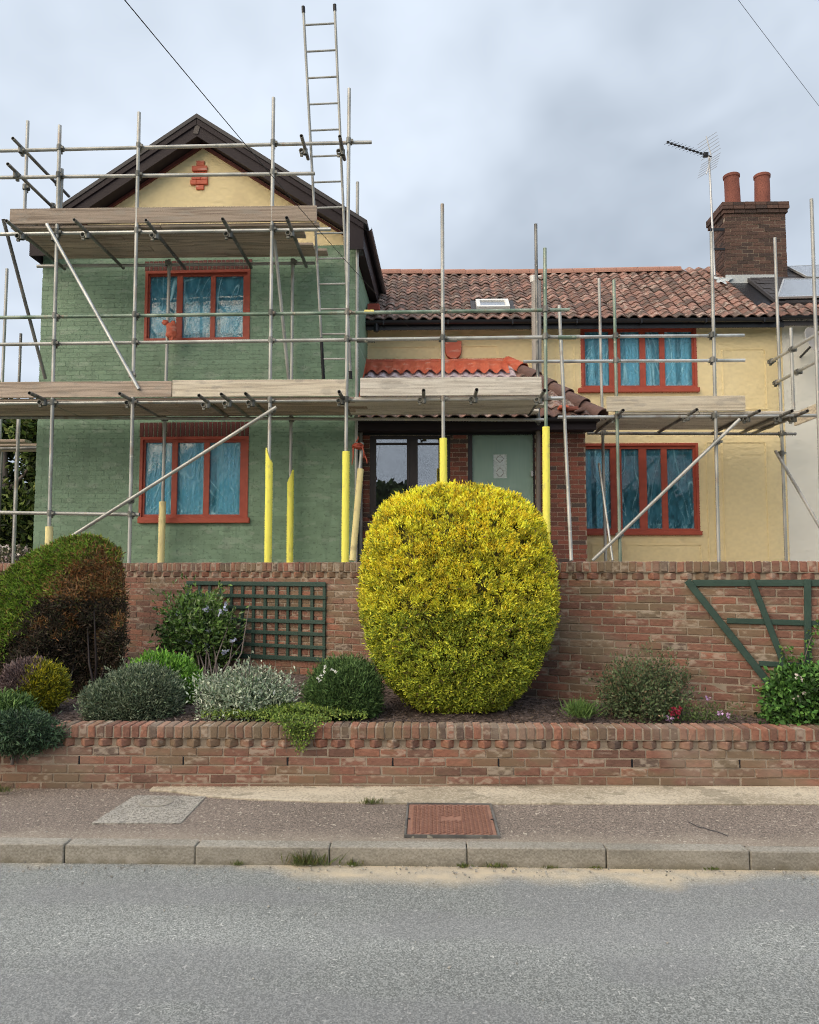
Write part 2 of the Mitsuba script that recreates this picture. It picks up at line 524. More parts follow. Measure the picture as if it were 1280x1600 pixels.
scene['obscure_mat'] = {'type': 'twosided', 'bsdf': {'type': 'principled', 'base_color': pr(lambda p, n, uv: MX((0.32, 0.38, 0.38), (0.58, 0.64, 0.64), FB(p.x * 60, 1, p.z * 45, 4))), 'roughness': 0.15}}


# blue protective film: clear where it is taut, denser along its wrinkles, whose highlights are painted paler
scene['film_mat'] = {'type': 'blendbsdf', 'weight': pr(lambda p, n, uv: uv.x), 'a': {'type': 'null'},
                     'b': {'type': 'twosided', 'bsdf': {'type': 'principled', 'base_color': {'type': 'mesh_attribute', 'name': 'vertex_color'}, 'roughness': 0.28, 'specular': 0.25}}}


def rand_uv(nboxes, nv=8, rng=RNG):
    return np.repeat(rng.random((nboxes, 2)), nv, 0)


# ------------------------------------------------------------------ brick helpers
def variants(count, dx, dy, dz, bsdf, seed, c=0.005, jit=0.0016):
    rng = np.random.default_rng(seed)
    out = []
    for k in range(count):
        v, f = cbox(dx, dy, dz, c, jit, rng)
        uv = np.tile([rng.random(), rng.random()], (len(v), 1))
        out.append(mikit.ply((v, f), bsdf, smooth=False, uv=uv))
    return out


def mat4(fr, u, d, z, rot=None):
    M = fr.M @ trans(u, d, z)
    if rot is not None:
        M = M @ rot
    return T(M.tolist())


def course_layout(u0, u1, z0, n, gauge=0.075, pitch=0.225, holes=(), pattern='stretcher', rng=RNG):
    """The bricks (u0, u1, z0, z1) of n courses, cut round the holes."""
    out = []
    for k in range(n):
        za, zb = z0 + k * gauge, z0 + k * gauge + gauge - 0.010
        off = (k % 2) * pitch / 2 + rng.uniform(-0.01, 0.01)
        u = u0 - off
        while u < u1:
            w = pitch
            segs = [(max(u, u0), min(u + w - 0.010, u1))]
            for h in holes:
                if zb > h[1] + 0.005 and za < h[3] - 0.005:
                    new = []
                    for a, b in segs:
                        if h[0] > a:
                            new.append((a, min(b, h[0])))
                        if h[2] < b:
                            new.append((max(a, h[2]), b))
                    segs = new
            out += [(a, b, za, zb) for a, b in segs if b - a > 0.03]
            u += w
    return out


# ------------------------------------------------------------------ ground, road, pavement, kerb
YK, YL = 5.31, 6.67


def ground_sheet(name, x0, x1, y0, y1, nx, ny, zfn, bsdf):
    def f(u, v):
        x, y = x0 + (x1 - x0) * u, y0 + (y1 - y0) * v
        return np.stack([x, y, zfn(x, y)], -1)
    return tag(add(name, grid(nx, ny, f), bsdf, smooth=True), None, kind='structure')


fx = lambda x, y: meshkit.fbm(np.stack([x, y, x * 0], -1))
ground_sheet('road', -40, 40, -3.2, YK - 0.001, 160, 40, lambda x, y: 0.012 * (fx(x * 0.8, y * 0.8) - 0.5) + 0.02 * np.clip((YK - y) / 2.5, 0, 1), 'asphalt_mat')
ground_sheet('ground', -900, 900, -900, 900, 8, 8, lambda x, y: np.full_like(x, -0.06), 'grass_mat')
ground_sheet('verge', -40, 40, -14, -3.2, 20, 6, lambda x, y: 0.06 + 0.1 * np.clip((-3.2 - y) / 3, 0, 1), 'grass_mat')
pavement = ground_sheet('pavement', -30, 30, YK + 0.09, YL + 0.1, 240, 12, lambda x, y: 0.118 + 0.010 * (y - YK) + 0.005 * np.clip(x, -5, 5) * (y - YK) + 0.006 * (fx(x * 1.6, y * 1.6) - 0.5), 'pave_mat')
labels[pavement]['label'] = 'brownish speckled asphalt pavement between the kerb and the low brick wall'
labels['road']['label'] = 'grey speckled asphalt road with pale sand along the kerb'
labels['verge']['label'] = 'grass verge on the near side of the road'
labels['ground']['label'] = 'open grassy ground around the houses'
# a narrow crack in the pavement at the right
cp = [P(1075, 1272, 5.85), P(1093, 1286, 5.74), P(1110, 1292, 5.68), P(1130, 1300, 5.6), P(1147, 1310, 5.5)]
cp = [(q[0], q[1]) for q in cp]
cr = []
for (xa, ya), (xb, yb) in zip(cp[:-1], cp[1:]):
    for t in (0, 0.5):
        cr.append((xa + (xb - xa) * t + RNG.normal(0, 0.006), ya + (yb - ya) * t + RNG.normal(0, 0.006), 0.1285 + 0.010 * 0.5))
add('crack', polytube(cr, 0.0028, 5), 'slate_mat', parent='pavement')
# concrete margin along the foot of the wall
mx = np.linspace(-2.35, 6, 120)
ep = [np.array(gp(a, b, 0.14)) for a, b in ((262, 1233), (330, 1243), (400, 1247), (500, 1251), (600, 1254), (1280, 1259))]
edge = np.interp(mx, [e[0] for e in ep], [e[1] for e in ep]) + 0.02 * (meshkit.fbm(np.stack([mx * 5, mx * 0, mx * 0], -1)) - 0.5)


def mfn(u, v):
    x = -2.35 + 8.35 * u
    e = np.interp(x, mx, edge)
    y = e + (YL + 0.05 - e) * np.clip(v * 1.12 - 0.12, 0, 1)
    return np.stack([x, y, 0.118 + 0.010 * (y - YK) + 0.005 * np.clip(x, -5, 5) * (y - YK) + 0.010 + 0.008 * (v > 0.1) + 0.008 * (fx(x * 4, y * 4) - 0.5) - 0.05 * (v < 0.04)], -1)


tag(add('concrete_margin', grid(240, 12, mfn), 'margin_mat', smooth=40), 'pale concrete strip along the foot of the low brick wall', kind='structure')
# kerb stones
kerb = nk('kerb')
labels[kerb] = {'kind': 'structure', 'label': 'concrete kerb of long stones between road and pavement'}
joints = [-213 * 3 + 100, -213 * 2 + 100, -113, 100, 305, 515, 730, 948, 1172, 1390, 1605, 1820]
jx = [P(a, 1335, YK)[0] for a in joints]
for a, b in zip(jx[:-1], jx[1:]):
    v, f = cbox(b - a - 0.008, 0.125, 0.26, 0.007, 0.0008, RNG)
    add('kerb_stone', (v, f), 'conc_mat', kerb, M=T().translate([(a + b) / 2, YK + 0.0625 + RNG.normal(0, 0.003), -0.006 + RNG.normal(0, 0.002)]))

# ------------------------------------------------------------------ lower garden wall
lw = thing('low_garden_wall', 'low red brick retaining wall with a dogtooth course beside the pavement', 'wall')
FL = Frame(0, YL, 0)
LX0, LX1 = -4.9, 4.55
zb = 0.128
ztop = 0.657
zt = zb - 0.036 + 5 * 0.075
for ya, za, zz in ((0.006, zb - 0.2, zt - 0.002), (0.034, zt - 0.002, zt + 0.070), (0.006, zt + 0.070, ztop - 0.022)):
    add('core', box(LX0 + 0.01, LX1 - 0.01, YL + ya, YL + 0.207, za, zz), 'mortar_mat', lw)
st = variants(26, 0.215, 0.1025, 0.065, 'brick_mat', 11)
cutv = {}
zc = zb - 0.036
n = 0
holes = []
c3 = []
for (a, b, za, zz) in course_layout(LX0, LX1, zc, 5, holes=holes):
    wdt = b - a
    if abs(za - zc - 0.225) < 0.01:
        c3.append(b + 0.005)
    key = round(wdt, 2)
    if abs(wdt - 0.215) < 0.004:
        shape = st[RNG.integers(len(st))]
    else:
        if key not in cutv:
            cutv[key] = variants(3, key, 0.1025, 0.065, 'brick_mat', 100 + len(cutv))
        shape = cutv[key][RNG.integers(3)]
    put('brick', shape, lw, mat4(FL, (a + b) / 2 + RNG.normal(0, 0.0015), 0.051 + RNG.normal(0, 0.0022), (za + zz) / 2 + RNG.normal(0, 0.001), rotm([0, 1, 0], RNG.normal(0, 0.006))))
# black slips painting the darkness inside the weep holes of one course
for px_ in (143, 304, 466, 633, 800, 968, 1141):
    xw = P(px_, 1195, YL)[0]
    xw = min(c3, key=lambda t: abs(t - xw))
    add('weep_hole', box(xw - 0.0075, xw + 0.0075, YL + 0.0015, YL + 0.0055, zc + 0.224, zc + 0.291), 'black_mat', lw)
# dogtooth course: bricks laid at 45 degrees
tooth = variants(16, 0.1025, 0.1025, 0.065, 'brick_mat', 21, c=0.007, jit=0.002)
u = LX0 + 0.08
while u < LX1 - 0.05:
    put('dogtooth_brick', tooth[RNG.integers(16)], lw, mat4(FL, u + RNG.normal(0, 0.004), 0.048 + RNG.normal(0, 0.003), zt + 0.033, rotm([0, 0, 1], math.radians(45 + RNG.normal(0, 5)))))
    u += 0.156
# capping: bricks on edge
cap = variants(26, 0.064, 0.216, 0.1025, 'brick_mat', 31, c=0.007, jit=0.002)
zcap = zt + 0.075
u = LX0 + 0.04
while u < LX1 - 0.02:
    put('capping_brick', cap[RNG.integers(26)], lw, mat4(FL, u + RNG.normal(0, 0.0015), 0.106 + RNG.normal(0, 0.003), zcap + 0.051 + RNG.normal(0, 0.0015), rotm([0, 1, 0], RNG.normal(0, 0.01))))
    u += 0.0755
# ------------------------------------------------------------------ upper garden wall (runs back to the left)
(ax, ay), (bx_, by_) = P(0, 890, 1200 / 110.0)[:2], P(1280, 890, 1200 / 170.0)[:2]
FU = Frame(ax, ay, math.degrees(math.atan2(by_ - ay, bx_ - ax)))
UL = math.hypot(bx_ - ax, by_ - ay)
U0, U1 = -1.3, UL + 0.12
uw = thing('upper_garden_wall', 'tall brick retaining wall behind the plants with two green trellises', 'wall')
ztu = 2.072
zcu = ztu - 0.1025 - 0.0105 - 0.075
NC = 19
for ya, za, zz in ((0.006, zcu - NC * 0.075 - 0.3, zcu - 0.002), (0.034, zcu - 0.002, zcu + 0.070), (0.006, zcu + 0.070, ztu - 0.021)):
    add('core', xm(box(U0 + 0.01, U1 - 0.01, ya, 0.207, za, zz), FU.M), 'mortar_mat', uw)
bl = course_layout(U0, U1, zcu - NC * 0.075, NC)


def upx(u, z):
    q = FU.o + FU.u * u + np.array([0, 0, z]) - EYE
    k = FPX / np.dot(q, FWD)
    return 640 + np.dot(q, RIGHT) * k, 800 - np.dot(q, UP) * k, k


near = []
for b in bl:
    x, y, k = upx((b[0] + b[1]) / 2, (b[2] + b[3]) / 2)
    hid = 575 < x < 850 or x > 1300 or x < 205 or (y > 1040 and x < 560) or y > 1112
    near.append(0 if hid else k * (b[1] - b[0]))
order = np.argsort(near)[::-1]
first = set(i for i in order[:298] if near[i] > 0)
rest, ruv = [], []
for i, (a, b, za, zz) in enumerate(bl):
    if i in first:
        wdt = b - a
        key = round(wdt, 2)
        if abs(wdt - 0.215) < 0.004:
            shape = st[RNG.integers(len(st))]
        else:
            if key not in cutv:
                cutv[key] = variants(3, key, 0.1025, 0.065, 'brick_mat', 100 + len(cutv))
            shape = cutv[key][RNG.integers(3)]
        put('brick', shape, uw, mat4(FU, (a + b) / 2 + RNG.normal(0, 0.0015), 0.051 + RNG.normal(0, 0.0022), (za + zz) / 2 + RNG.normal(0, 0.001), rotm([0, 1, 0], RNG.normal(0, 0.006))))
    else:
        dd = float(np.clip(RNG.normal(0, 0.0025), -0.005, 0.005))
        rest.append(box(a, b, dd, 0.1, za, zz))
stuffpart(add('brickwork', xm(merge(rest), FU.M), 'brick_mat', uw, uv=rand_uv(len(rest))))
u = U0 + 0.08
while u < U1 - 0.05:
    put('dogtooth_brick', tooth[RNG.integers(16)], uw, mat4(FU, u + RNG.normal(0, 0.004), 0.048 + RNG.normal(0, 0.003), zcu + 0.033, rotm([0, 0, 1], math.radians(45 + RNG.normal(0, 5)))))
    u += 0.150
u = U0 + 0.04
while u < U1 - 0.02:
    put('capping_brick', cap[RNG.integers(26)], uw, mat4(FU, u + RNG.normal(0, 0.0015), 0.106 + RNG.normal(0, 0.003), zcu + 0.075 + 0.051 + RNG.normal(0, 0.002), rotm([0, 1, 0], RNG.normal(0, 0.012))))
    u += 0.0755

# planting bed between the two walls, and the raised garden behind
bed_poly = [(-6.9, YL + 0.16), (4.4, YL + 0.16), (4.4, 6.9), (-6.9, 11.5)]


def bedz(x, y):
    return 0.575 + 0.075 * (y - 6.7) + 0.05 * (fx(x * 3, y * 3) - 0.5) + 0.02 * (fx(x * 14, y * 14) - 0.5)


def bfn(u, v):
    x = -6.9 + 11.3 * u
    yb = np.interp(x, [FU.o[0] - 1, FU.o[0] + FU.u[0] * UL + 0.5], [FU.o[1] - FU.u[1] / FU.u[0], FU.o[1] + FU.u[1] * UL + 0.5 * FU.u[1] / FU.u[0]]) + 0.06
    y = (YL + 0.19) + (np.maximum(yb, YL + 0.2) - YL - 0.19) * v
    return np.stack([x, y, bedz(x, y)], -1)


tag(add('planting_bed', grid(260, 70, bfn), 'soil_mat', smooth=True), 'dark soil of the raised planting bed', kind='structure')


def gfn(u, v):
    x = -40 + 80 * u
    yb = np.interp(x, [-40, FU.o[0] - 1.3 * FU.u[0], FU.o[0] + FU.u[0] * U1, 40], [12.1, FU.o[1] - 1.3 * FU.u[1], FU.o[1] + FU.u[1] * U1, 6.6]) + 0.1
    y = yb + (120 - yb) * v ** 2
    return np.stack([x, y, 1.93 + 0.03 * (fx(x, y) - 0.5)], -1)


tag(add('garden_ground', grid(120, 40, gfn), 'gravel_mat', smooth=True), 'raised gravel level in front of the houses', kind='structure')

# ------------------------------------------------------------------ windows
FG = Frame(-3.70, 12.2, -1.5)      # the green gabled house
FC = Frame(0.0, 13.8, 0.0)         # the yellow cottage
FP = Frame(0.0, 12.42, 0.0)        # the brick porch


def bars(rects, d0, d1):
    return merge([box(a, c, d0, d1, b, e) for a, b, c, e in rects])


def window(parent, fr, outer, panes, curtains, sill=None, recess=0.05, film=0.50, seed=1, fmat='red_mat', label=None):
    """outer and panes in photo pixels (x0, y0, x1, y1); builds frame, bars, glass, film, curtains and the dark room behind."""
    rng = np.random.default_rng(seed)
    u0, z1 = fr.at(outer[0], outer[1])
    u1, z0 = fr.at(outer[2], outer[3])
    w = nk(parent + '__window')
    PP = []
    for p in panes:
        a, t = fr.at(p[0], p[1], recess)
        b, q = fr.at(p[2], p[3], recess)
        PP.append((a, q, b, t))
    zt_, zb_ = max(p[3] for p in PP), min(p[1] for p in PP)
    poly = sbox(u0, z0, u1, z1)
    for p in PP:
        poly = poly.difference(sbox(*p))
    # the frame is one cut board plus a proud outer border
    scene[w + '__frame'] = {**mikit.ply(prism(poly, recess - 0.035, recess + 0.04), fmat, smooth=False), 'to_world': fr.T}
    e = 0.045
    border = sbox(u0, z0, u1, z1).difference(sbox(u0 + e, z0 + e, u1 - e, z1 - e))
    scene[w + '__outer_frame'] = {**mikit.ply(prism(border, -0.018, recess - 0.036), fmat, smooth=False), 'to_world': fr.T}
    if sill:
        a, zs = fr.at(sill[0], sill[1], -0.06)
        b, zq = fr.at(sill[2], sill[3], -0.06)
        m = cbox(b - a, 0.10, max(zs - zq, 0.035), 0.006)
        scene[w + '__sill'] = {**mikit.ply(m, fmat), 'to_world': T((fr.M @ trans((a + b) / 2, -0.022, (zs + zq) / 2)).tolist())}
    for k, (a, b, c, t) in enumerate(PP):
        sfx = '' if k == 0 else f'_{k:03d}'
        scene[w + '__pane' + sfx] = {**mikit.ply(box(a - 0.004, c + 0.004, recess + 0.018, recess + 0.022, b - 0.004, t + 0.004), 'glass_mat'), 'to_world': fr.T}
        if film:
            ph = rng.random(8) * 6
            ca = [(a + (c - a) * rng.choice([0.0, 1.0, 0.5]), b + (t - b) * rng.choice([-0.08, 0.0])), (a + (c - a) * rng.choice([0.1, 0.9]), t + 0.05)]
            keep_ = {}

            def ff(u, v):
                x, z = a + (c - a) * u, b + (t - b) * v
                cr = 0
                for q_, (cx_, cz_) in enumerate(ca):
                    ang = np.arctan2(x - cx_, z - cz_)
                    dist = np.hypot(x - cx_, z - cz_)
                    ln = np.abs(meshkit.noise(np.stack([ang * 8 + ph[q_], dist * 1.6 + ph[2 + q_], x * 0], -1), 3) - 0.5)
                    m_ = meshkit.noise(np.stack([ang * 3 + ph[4 + q_], dist * 2.5, x * 0 + 3], -1), 5)
                    cr = np.maximum(cr, np.clip(1 - ln / 0.045, 0, 1) * np.clip(m_ * 2 - 0.5, 0, 1))
                g = meshkit.fbm(np.stack([x * 16, z * 8 + ph[3], x * 0], -1)) - 0.5
                edge = np.minimum(np.minimum(u, 1 - u), np.minimum(v, 1 - v)) * 8
                fringe = np.clip(1 - v * 8, 0, 1)
                fr_ = fringe * np.clip(meshkit.noise(np.stack([x * 70, z * 30, x * 0], -1)) * 3 - 1.4, 0, 1)
                dd = (-0.014 * cr + 0.016 * g - 0.012 * fr_) * np.clip(edge, 0, 1)
                keep_['c'], keep_['f'], keep_['g'] = cr, fr_, g
                return np.stack([x, recess - 0.006 + dd, z], -1)

            gm = grid(44, 60, ff)
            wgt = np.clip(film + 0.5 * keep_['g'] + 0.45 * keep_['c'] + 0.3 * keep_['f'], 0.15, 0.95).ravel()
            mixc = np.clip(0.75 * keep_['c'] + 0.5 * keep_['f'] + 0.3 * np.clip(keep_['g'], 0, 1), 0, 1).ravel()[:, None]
            fc = np.array([[0.07, 0.33, 0.50]]) * (1 - mixc) + np.array([[0.48, 0.80, 0.90]]) * mixc  # wrinkle highlights painted into the film colour
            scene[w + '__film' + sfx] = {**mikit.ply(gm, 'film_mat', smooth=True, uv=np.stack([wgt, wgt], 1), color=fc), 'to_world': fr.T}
    for k, cpx in enumerate(curtains):
        a, t = fr.at(cpx[0], cpx[1], recess + 0.04)
        c, b = fr.at(cpx[2], cpx[3], recess + 0.04)
        amp, fq = (0.018, 14) if len(cpx) == 4 else (0.002, 6)

        def cf(u, v):
            x, z = a + (c - a) * u, b + (t - b) * v
            return np.stack([x, recess + 0.034 + amp * np.sin(x * fq * 6.28 + 2 * meshkit.noise(np.stack([x * 5, z * 1.2, x * 0], -1)) * 3), z], -1)
        sfx = '' if k == 0 else f'_{k:03d}'
        scene[w + '__curtain' + sfx] = {**mikit.ply(grid(60, 4, cf), 'curtain_mat', smooth=True), 'to_world': fr.T}
    g = 0.002
    rm = merge([box(u0 + g, u1 - g, 0.75, 0.77, z0 + g, z1 - g), box(u0 + g, u0 + 0.012, recess + 0.05, 0.749, z0 + g, z1 - g), box(u1 - 0.012, u1 - g, recess + 0.05, 0.749, z0 + g, z1 - g),
                box(u0 + 0.013, u1 - 0.013, recess + 0.05, 0.749, z0 + g, z0 + 0.012), box(u0 + 0.013, u1 - 0.013, recess + 0.05, 0.749, z1 - 0.012, z1 - g)])
    scene[w + '__room_lining'] = {**mikit.ply(rm, 'room_dark'), 'to_world': fr.T}
    if label:
        labels[w] = {'label': label}
    return (u0, z0, u1, z1)


# ------------------------------------------------------------------ the green gabled house
gh = thing('gabled_house', 'green painted brick house with dark gable roof behind the scaffolding', 'house')
gu0, gu1 = FG.at(62, 560)[0], FG.at(557.5, 560)[0]
zg = FG.at(530, 383)[1]
APEX_D = -0.32
ga, gza = FG.at(308, 185, APEX_D)
SL = 0.665
w1 = window(gh, FG, (228, 424, 390, 531), [(236, 433, 276, 529), (287, 433, 329, 529), (338, 433, 380, 529)],
            [(238, 478, 262, 520, 0), (292, 478, 326, 520, 0), (345, 478, 379, 520, 0)], sill=None, seed=3, label='upper window of three lights with the films half clear')
w2 = window(gh, FG, (220, 683, 387, 812), [(229, 692, 268, 804), (279, 692, 318, 804), (329, 692, 375, 804)],
            [(229, 690, 270, 806), (283, 690, 318, 806), (340, 690, 377, 806)], sill=(215, 809, 389, 817), seed=5, label='lower window of three lights with crumpled blue film')
hl = [w1, w2]
lint2 = FG.at(220, 660)[1]
lint1 = FG.at(228, 408)[1]
holes = [(w1[0] - 0.02, w1[3], w1[2] + 0.02, lint1), (w2[0] - 0.02, w2[3], w2[2] + 0.02, lint2), w1, w2]
base_poly = Polygon([(gu0 + 0.005, 1.7), (gu1 - 0.005, 1.7), (gu1 - 0.005, zg), (gu0 + 0.005, zg)])
for h in (w1, w2):
    base_poly = base_poly.difference(sbox(*h))
scene[gh + '__wall'] = {**mikit.ply(prism(base_poly, 0.0040, 0.28), 'green_groove_mat'), 'to_world': FG.T}
_used[gh + '__wall'] = 1
bb = course_layout(gu0, gu1, 1.7, int((zg - 1.7) / 0.075), holes=holes)
rng = np.random.default_rng(4)
bm = []
for a, b, za, zz in bb:
    o = float(np.clip(rng.normal(0, 0.0008), -0.0015, 0.0015))
    bm.append(box(a - 0.002, b + 0.002, o, 0.02, za - 0.0015, zz + 0.0015))
stuffpart(add('painted_brickwork', merge(bm), 'green_mat', gh, uv=rand_uv(len(bm)), M=FG.T))
# soldier-brick lintels
for (h, zl) in ((w1, lint1), (w2, lint2)):
    u = h[0] - 0.02
    while u < h[2] + 0.0:
        add('lintel_brick', xm(cbox(0.066, 0.06, zl - h[3] - 0.008, 0.004, 0.001, rng), trans(u + 0.036, 0.026, (zl + h[3]) / 2)), 'lintel_mat', gh, uv=None, M=FG.T)
        u += 0.075
# side walls and back part
wlen = 7.0
for xa, xb_ in ((gu1 - 0.25, gu1 - 0.003), (gu0 + 0.003, gu0 + 0.25)):
    add('side_wall', box(xa, xb_, 0.281, wlen, 1.7, 7.0), 'green_groove_mat', gh, M=FG.T)


def gable_z(u, drop=0.0):
    return gza - drop - SL * abs(u - ga)


tri = Polygon([(gu0 + 0.005, zg + 0.002), (gu1 - 0.005, zg + 0.002), (gu1 - 0.005, gable_z(gu1, 0.22)), (ga, gza - 0.22), (gu0 + 0.005, gable_z(gu0, 0.22))])
if not tri.is_valid:
    tri = tri.buffer(0)
add('gable_panel', prism(tri, 0.0, 0.28), 'yellow_mat', gh, M=FG.T)
# bargeboards, soffits, roof slabs
EVU = 2.72
for sgn, nm in ((-1, 'l'), (1, 'r')):
    ue = ga + sgn * EVU
    ze = gza - SL * EVU
    bw = 0.27
    poly = Polygon([(ga, gza - 0.02), (ue, ze - 0.02), (ue, ze - 0.42), (ue - sgn * 0.28, ze - 0.42), (ue - sgn * 0.28, gable_z(ue - sgn * 0.28, bw)), (ga, gza - bw - 0.02)])
    k = add('bargeboard', prism(poly, APEX_D + 0.01, APEX_D + 0.035), 'fascia_mat', gh, M=FG.T)
    poly = Polygon([(ga + sgn * 0.005, gza - 0.015), (ue, ze - 0.015), (ue, ze - 0.10), (ga + sgn * 0.005, gza - 0.105)])
    add('verge_trim', prism(poly, APEX_D - 0.016, APEX_D + 0.009), 'fascia_mat', gh, M=FG.T)
    # red painted moulding at the inner edge of the board, against the wall
    poly = Polygon([(ga, gza - bw + 0.01), (ue - sgn * 0.3, gable_z(ue - sgn * 0.3, bw + 0.0)), (ue - sgn * 0.3, gable_z(ue - sgn * 0.3, bw + 0.035)), (ga, gza - bw - 0.055)])
    add('red_moulding', prism(poly, -0.05, -0.002), 'lintel_mat', gh, M=FG.T)
    poly = Polygon([(ga, gza), (ue + sgn * 0.06, ze - SL * 0.06), (ue + sgn * 0.06, ze - SL * 0.06 + 0.07), (ga, gza + 0.07)])
    add('roof_slope', prism(poly, APEX_D - 0.03, 9.0), 'slate_mat', gh, M=FG.T)
    sp = Polygon([(ga, gza - bw + 0.045), (ue, ze - bw + 0.045), (ue, ze - bw + 0.025), (ga, gza - bw + 0.025)])
    add('soffit', prism(sp, APEX_D + 0.036, -0.004), 'fascia_mat', gh, M=FG.T)
    # eaves fascia and gutter running back
    xa, xb_ = sorted((ue - sgn * 0.33, ue - sgn * 0.02))
    add('eaves_soffit', box(xa, xb_, 0.0 + 0.004, 6.5, ze - 0.42, ze - 0.40), 'fascia_mat', gh, M=FG.T)
    add('fascia', box(min(ue - sgn * 0.02, ue), max(ue - sgn * 0.02, ue), APEX_D + 0.036, 6.5, ze - 0.42, ze - 0.03), 'fascia_mat', gh, M=FG.T)
    a = np.linspace(math.pi, 2 * math.pi, 9)
    gx = ue + sgn * 0.07
    ringo = np.stack([gx + 0.062 * np.cos(a), np.zeros(9), ze - 0.07 + 0.062 * np.sin(a)], 1)

    def gut(u, v, ringo=ringo):
        i = (u * 8).round().astype(int)
        r = ringo[i]
        r = r.copy()
        r[..., 1] = APEX_D + v * 6.6
        return r
    add('gutter', grid(8, 1, gut), 'black_mat', gh, smooth=True, M=FG.T)
# apex joint cover on the bargeboards
add('apex_cover', prism(Polygon([(ga - 0.06, gza - 0.25), (ga - 0.02, gza - 0.06), (ga + 0.06, gza - 0.10), (ga + 0.02, gza - 0.26)]), APEX_D - 0.002, APEX_D + 0.009), 'frame_dark', gh, M=FG.T)
# red brick motif in the gable
cu, cz = FG.at(313, 274)
mo = nk(gh + '__gable_motif')
labels[mo] = {'label': 'stepped red painted brick cross in the yellow gable'}
px = 1 / 98.5
for k, (x0, x1, y0, y1, dd) in enumerate([(-6, 7, -24, -15, 0.03), (-13, 12, -15, -6, 0.04), (-11, 11, -5, 0, 0.02), (-13, 2, 0, 9, 0.05), (2.2, 13, 0, 9, 0.045), (-15, -5, 9, 17, 0.05), (-4.8, 13, 9, 17, 0.045), (-6, 7, 17.2, 25, 0.03)]):
    scene[f'{mo}__brick' + ('' if k == 0 else f'_{k:03d}')] = {**mikit.ply(xm(cbox((x1 - x0) * px, dd + 0.02, (y1 - y0) * px - 0.004, 0.006), trans(cu + (x0 + x1) / 2 * px, -dd / 2 + 0.01, cz - (y0 + y1) / 2 * px)), 'orange_mat'), 'to_world': FG.T}

# ------------------------------------------------------------------ pantiles
TP = 0.208


def pantile(rng, bsdf, pitch=TP, length=0.34, th=0.014):
    nu = 8
    us = np.linspace(-pitch * 0.53, pitch * 0.53, nu + 1)
    amp = 0.025
    ws = amp * np.sin((us / pitch) * 2 * math.pi + 0.4) + 0.004 * np.cos(us / pitch * 4 * math.pi)
    j = rng.normal(0, 0.002, 4)
    top = [np.stack([us, np.full(nu + 1, -length * 0.5), ws + 0.030 + j[0]], 1), np.stack([us, np.full(nu + 1, length * 0.5), ws + j[1]], 1)]
    lip = np.stack([us, np.full(nu + 1, -length * 0.5 + 0.002), ws + 0.030 + j[0] - th - 0.006], 1)
    v = np.vstack([lip] + top)
    i = np.arange(nu)
    m = nu + 1
    f = []
    for k in range(2):
        A, B = k * m, (k + 1) * m
        f += [np.stack([A + i, A + i + 1, B + i + 1], 1), np.stack([A + i, B + i + 1, B + i], 1)]
    f = np.vstack(f)
    # normals: split lip from top so the front edge stays crisp
    return v, f


def tile_shapes(count, bsdf, seed):
    rng = np.random.default_rng(seed)
    out = []
    for k in range(count):
        v, f = pantile(rng, bsdf)
        uv = np.tile([rng.random(), rng.random()], (len(v), 1))
        out.append((mikit.ply((v, f), bsdf, smooth=False, uv=uv), (v, f), uv))
    return out


# ------------------------------------------------------------------ the yellow cottage
yc = thing('yellow_cottage', 'pale yellow rendered cottage with red window frames and old pantile roof', 'house')
w3 = window(yc, FC, (907, 511, 1090, 607), [(913, 519, 952, 603), (968, 519, 1000, 603), (1007, 519, 1031, 603), (1037, 519, 1082, 603)],
            [(918, 516, 930, 606), (934, 516, 950, 606), (976, 516, 998, 606), (1006, 540, 1018, 606), (1038, 516, 1056, 606), (1062, 516, 1078, 606)],
            sill=(904, 606, 1094, 612), seed=9, label='upper window with blue film over hanging curtains')
w4 = window(yc, FC, (908, 693, 1094, 831), [(914, 702, 955, 826), (970, 702, 1000, 826), (1009, 702, 1035, 826), (1041, 702, 1085, 826)],
            [(908, 702, 925, 828), (930, 702, 953, 828)], sill=(904, 830, 1098, 836), seed=12, film=0.34, label='lower window of dark panes under wrinkled film')
cu0, cu1 = FC.at(545, 600)[0], FC.at(1228, 700)[0]
czt = FC.at(700, 508)[1]
poly = sbox(cu0, 1.7, cu1, czt)
for h in (w3, w4):
    poly = poly.difference(sbox(*h))
add('wall', prism(poly, 0.0, 0.3), 'yellow_mat', yc, M=FC.T)
# raised pargeting panels (thin plaster beads)


def bead(fr, x0, y0, x1, y1, par, w=0.022):
    a, t = fr.at(x0, y0)
    c, b = fr.at(x1, y1)
    p = sbox(a, b, c, t).difference(sbox(a + w, b + w, c - w, t - w))
    add('panel_moulding', prism(p, -0.014, -0.0005), 'yellow_smooth_mat', par, M=fr.T)


bead(FC, 1128, 690, 1204, 885, yc)
bead(FC, 1103, 690, 1122, 885, yc)
bead(FC, 925, 850, 1098, 885, yc)
bead(FC, 1128, 545, 1200, 640, yc)
bead(FC, 574, 541, 780, 580, yc)
bead(FC, 868, 530, 900, 625, yc)
# the timber-dark strip under the eaves
a, t = FC.at(571, 497)
add('eaves_board', box(cu0, cu1 - 0.05, -0.30, -0.003, czt - 0.03, czt + 0.01), 'frame_dark', yc, M=FC.T)
# roof: deck, tiles, ridge
EY = 13.50
EZ = P(800, 497, EY)[2]
PITCH_R = 0.75
ca_, sa_ = 1 / math.hypot(1, PITCH_R), PITCH_R / math.hypot(1, PITCH_R)
RY = 15.82
RX0, RX1, RX2 = -1.45, 6.03, 8.6
SLOPE = (RY - EY) / ca_


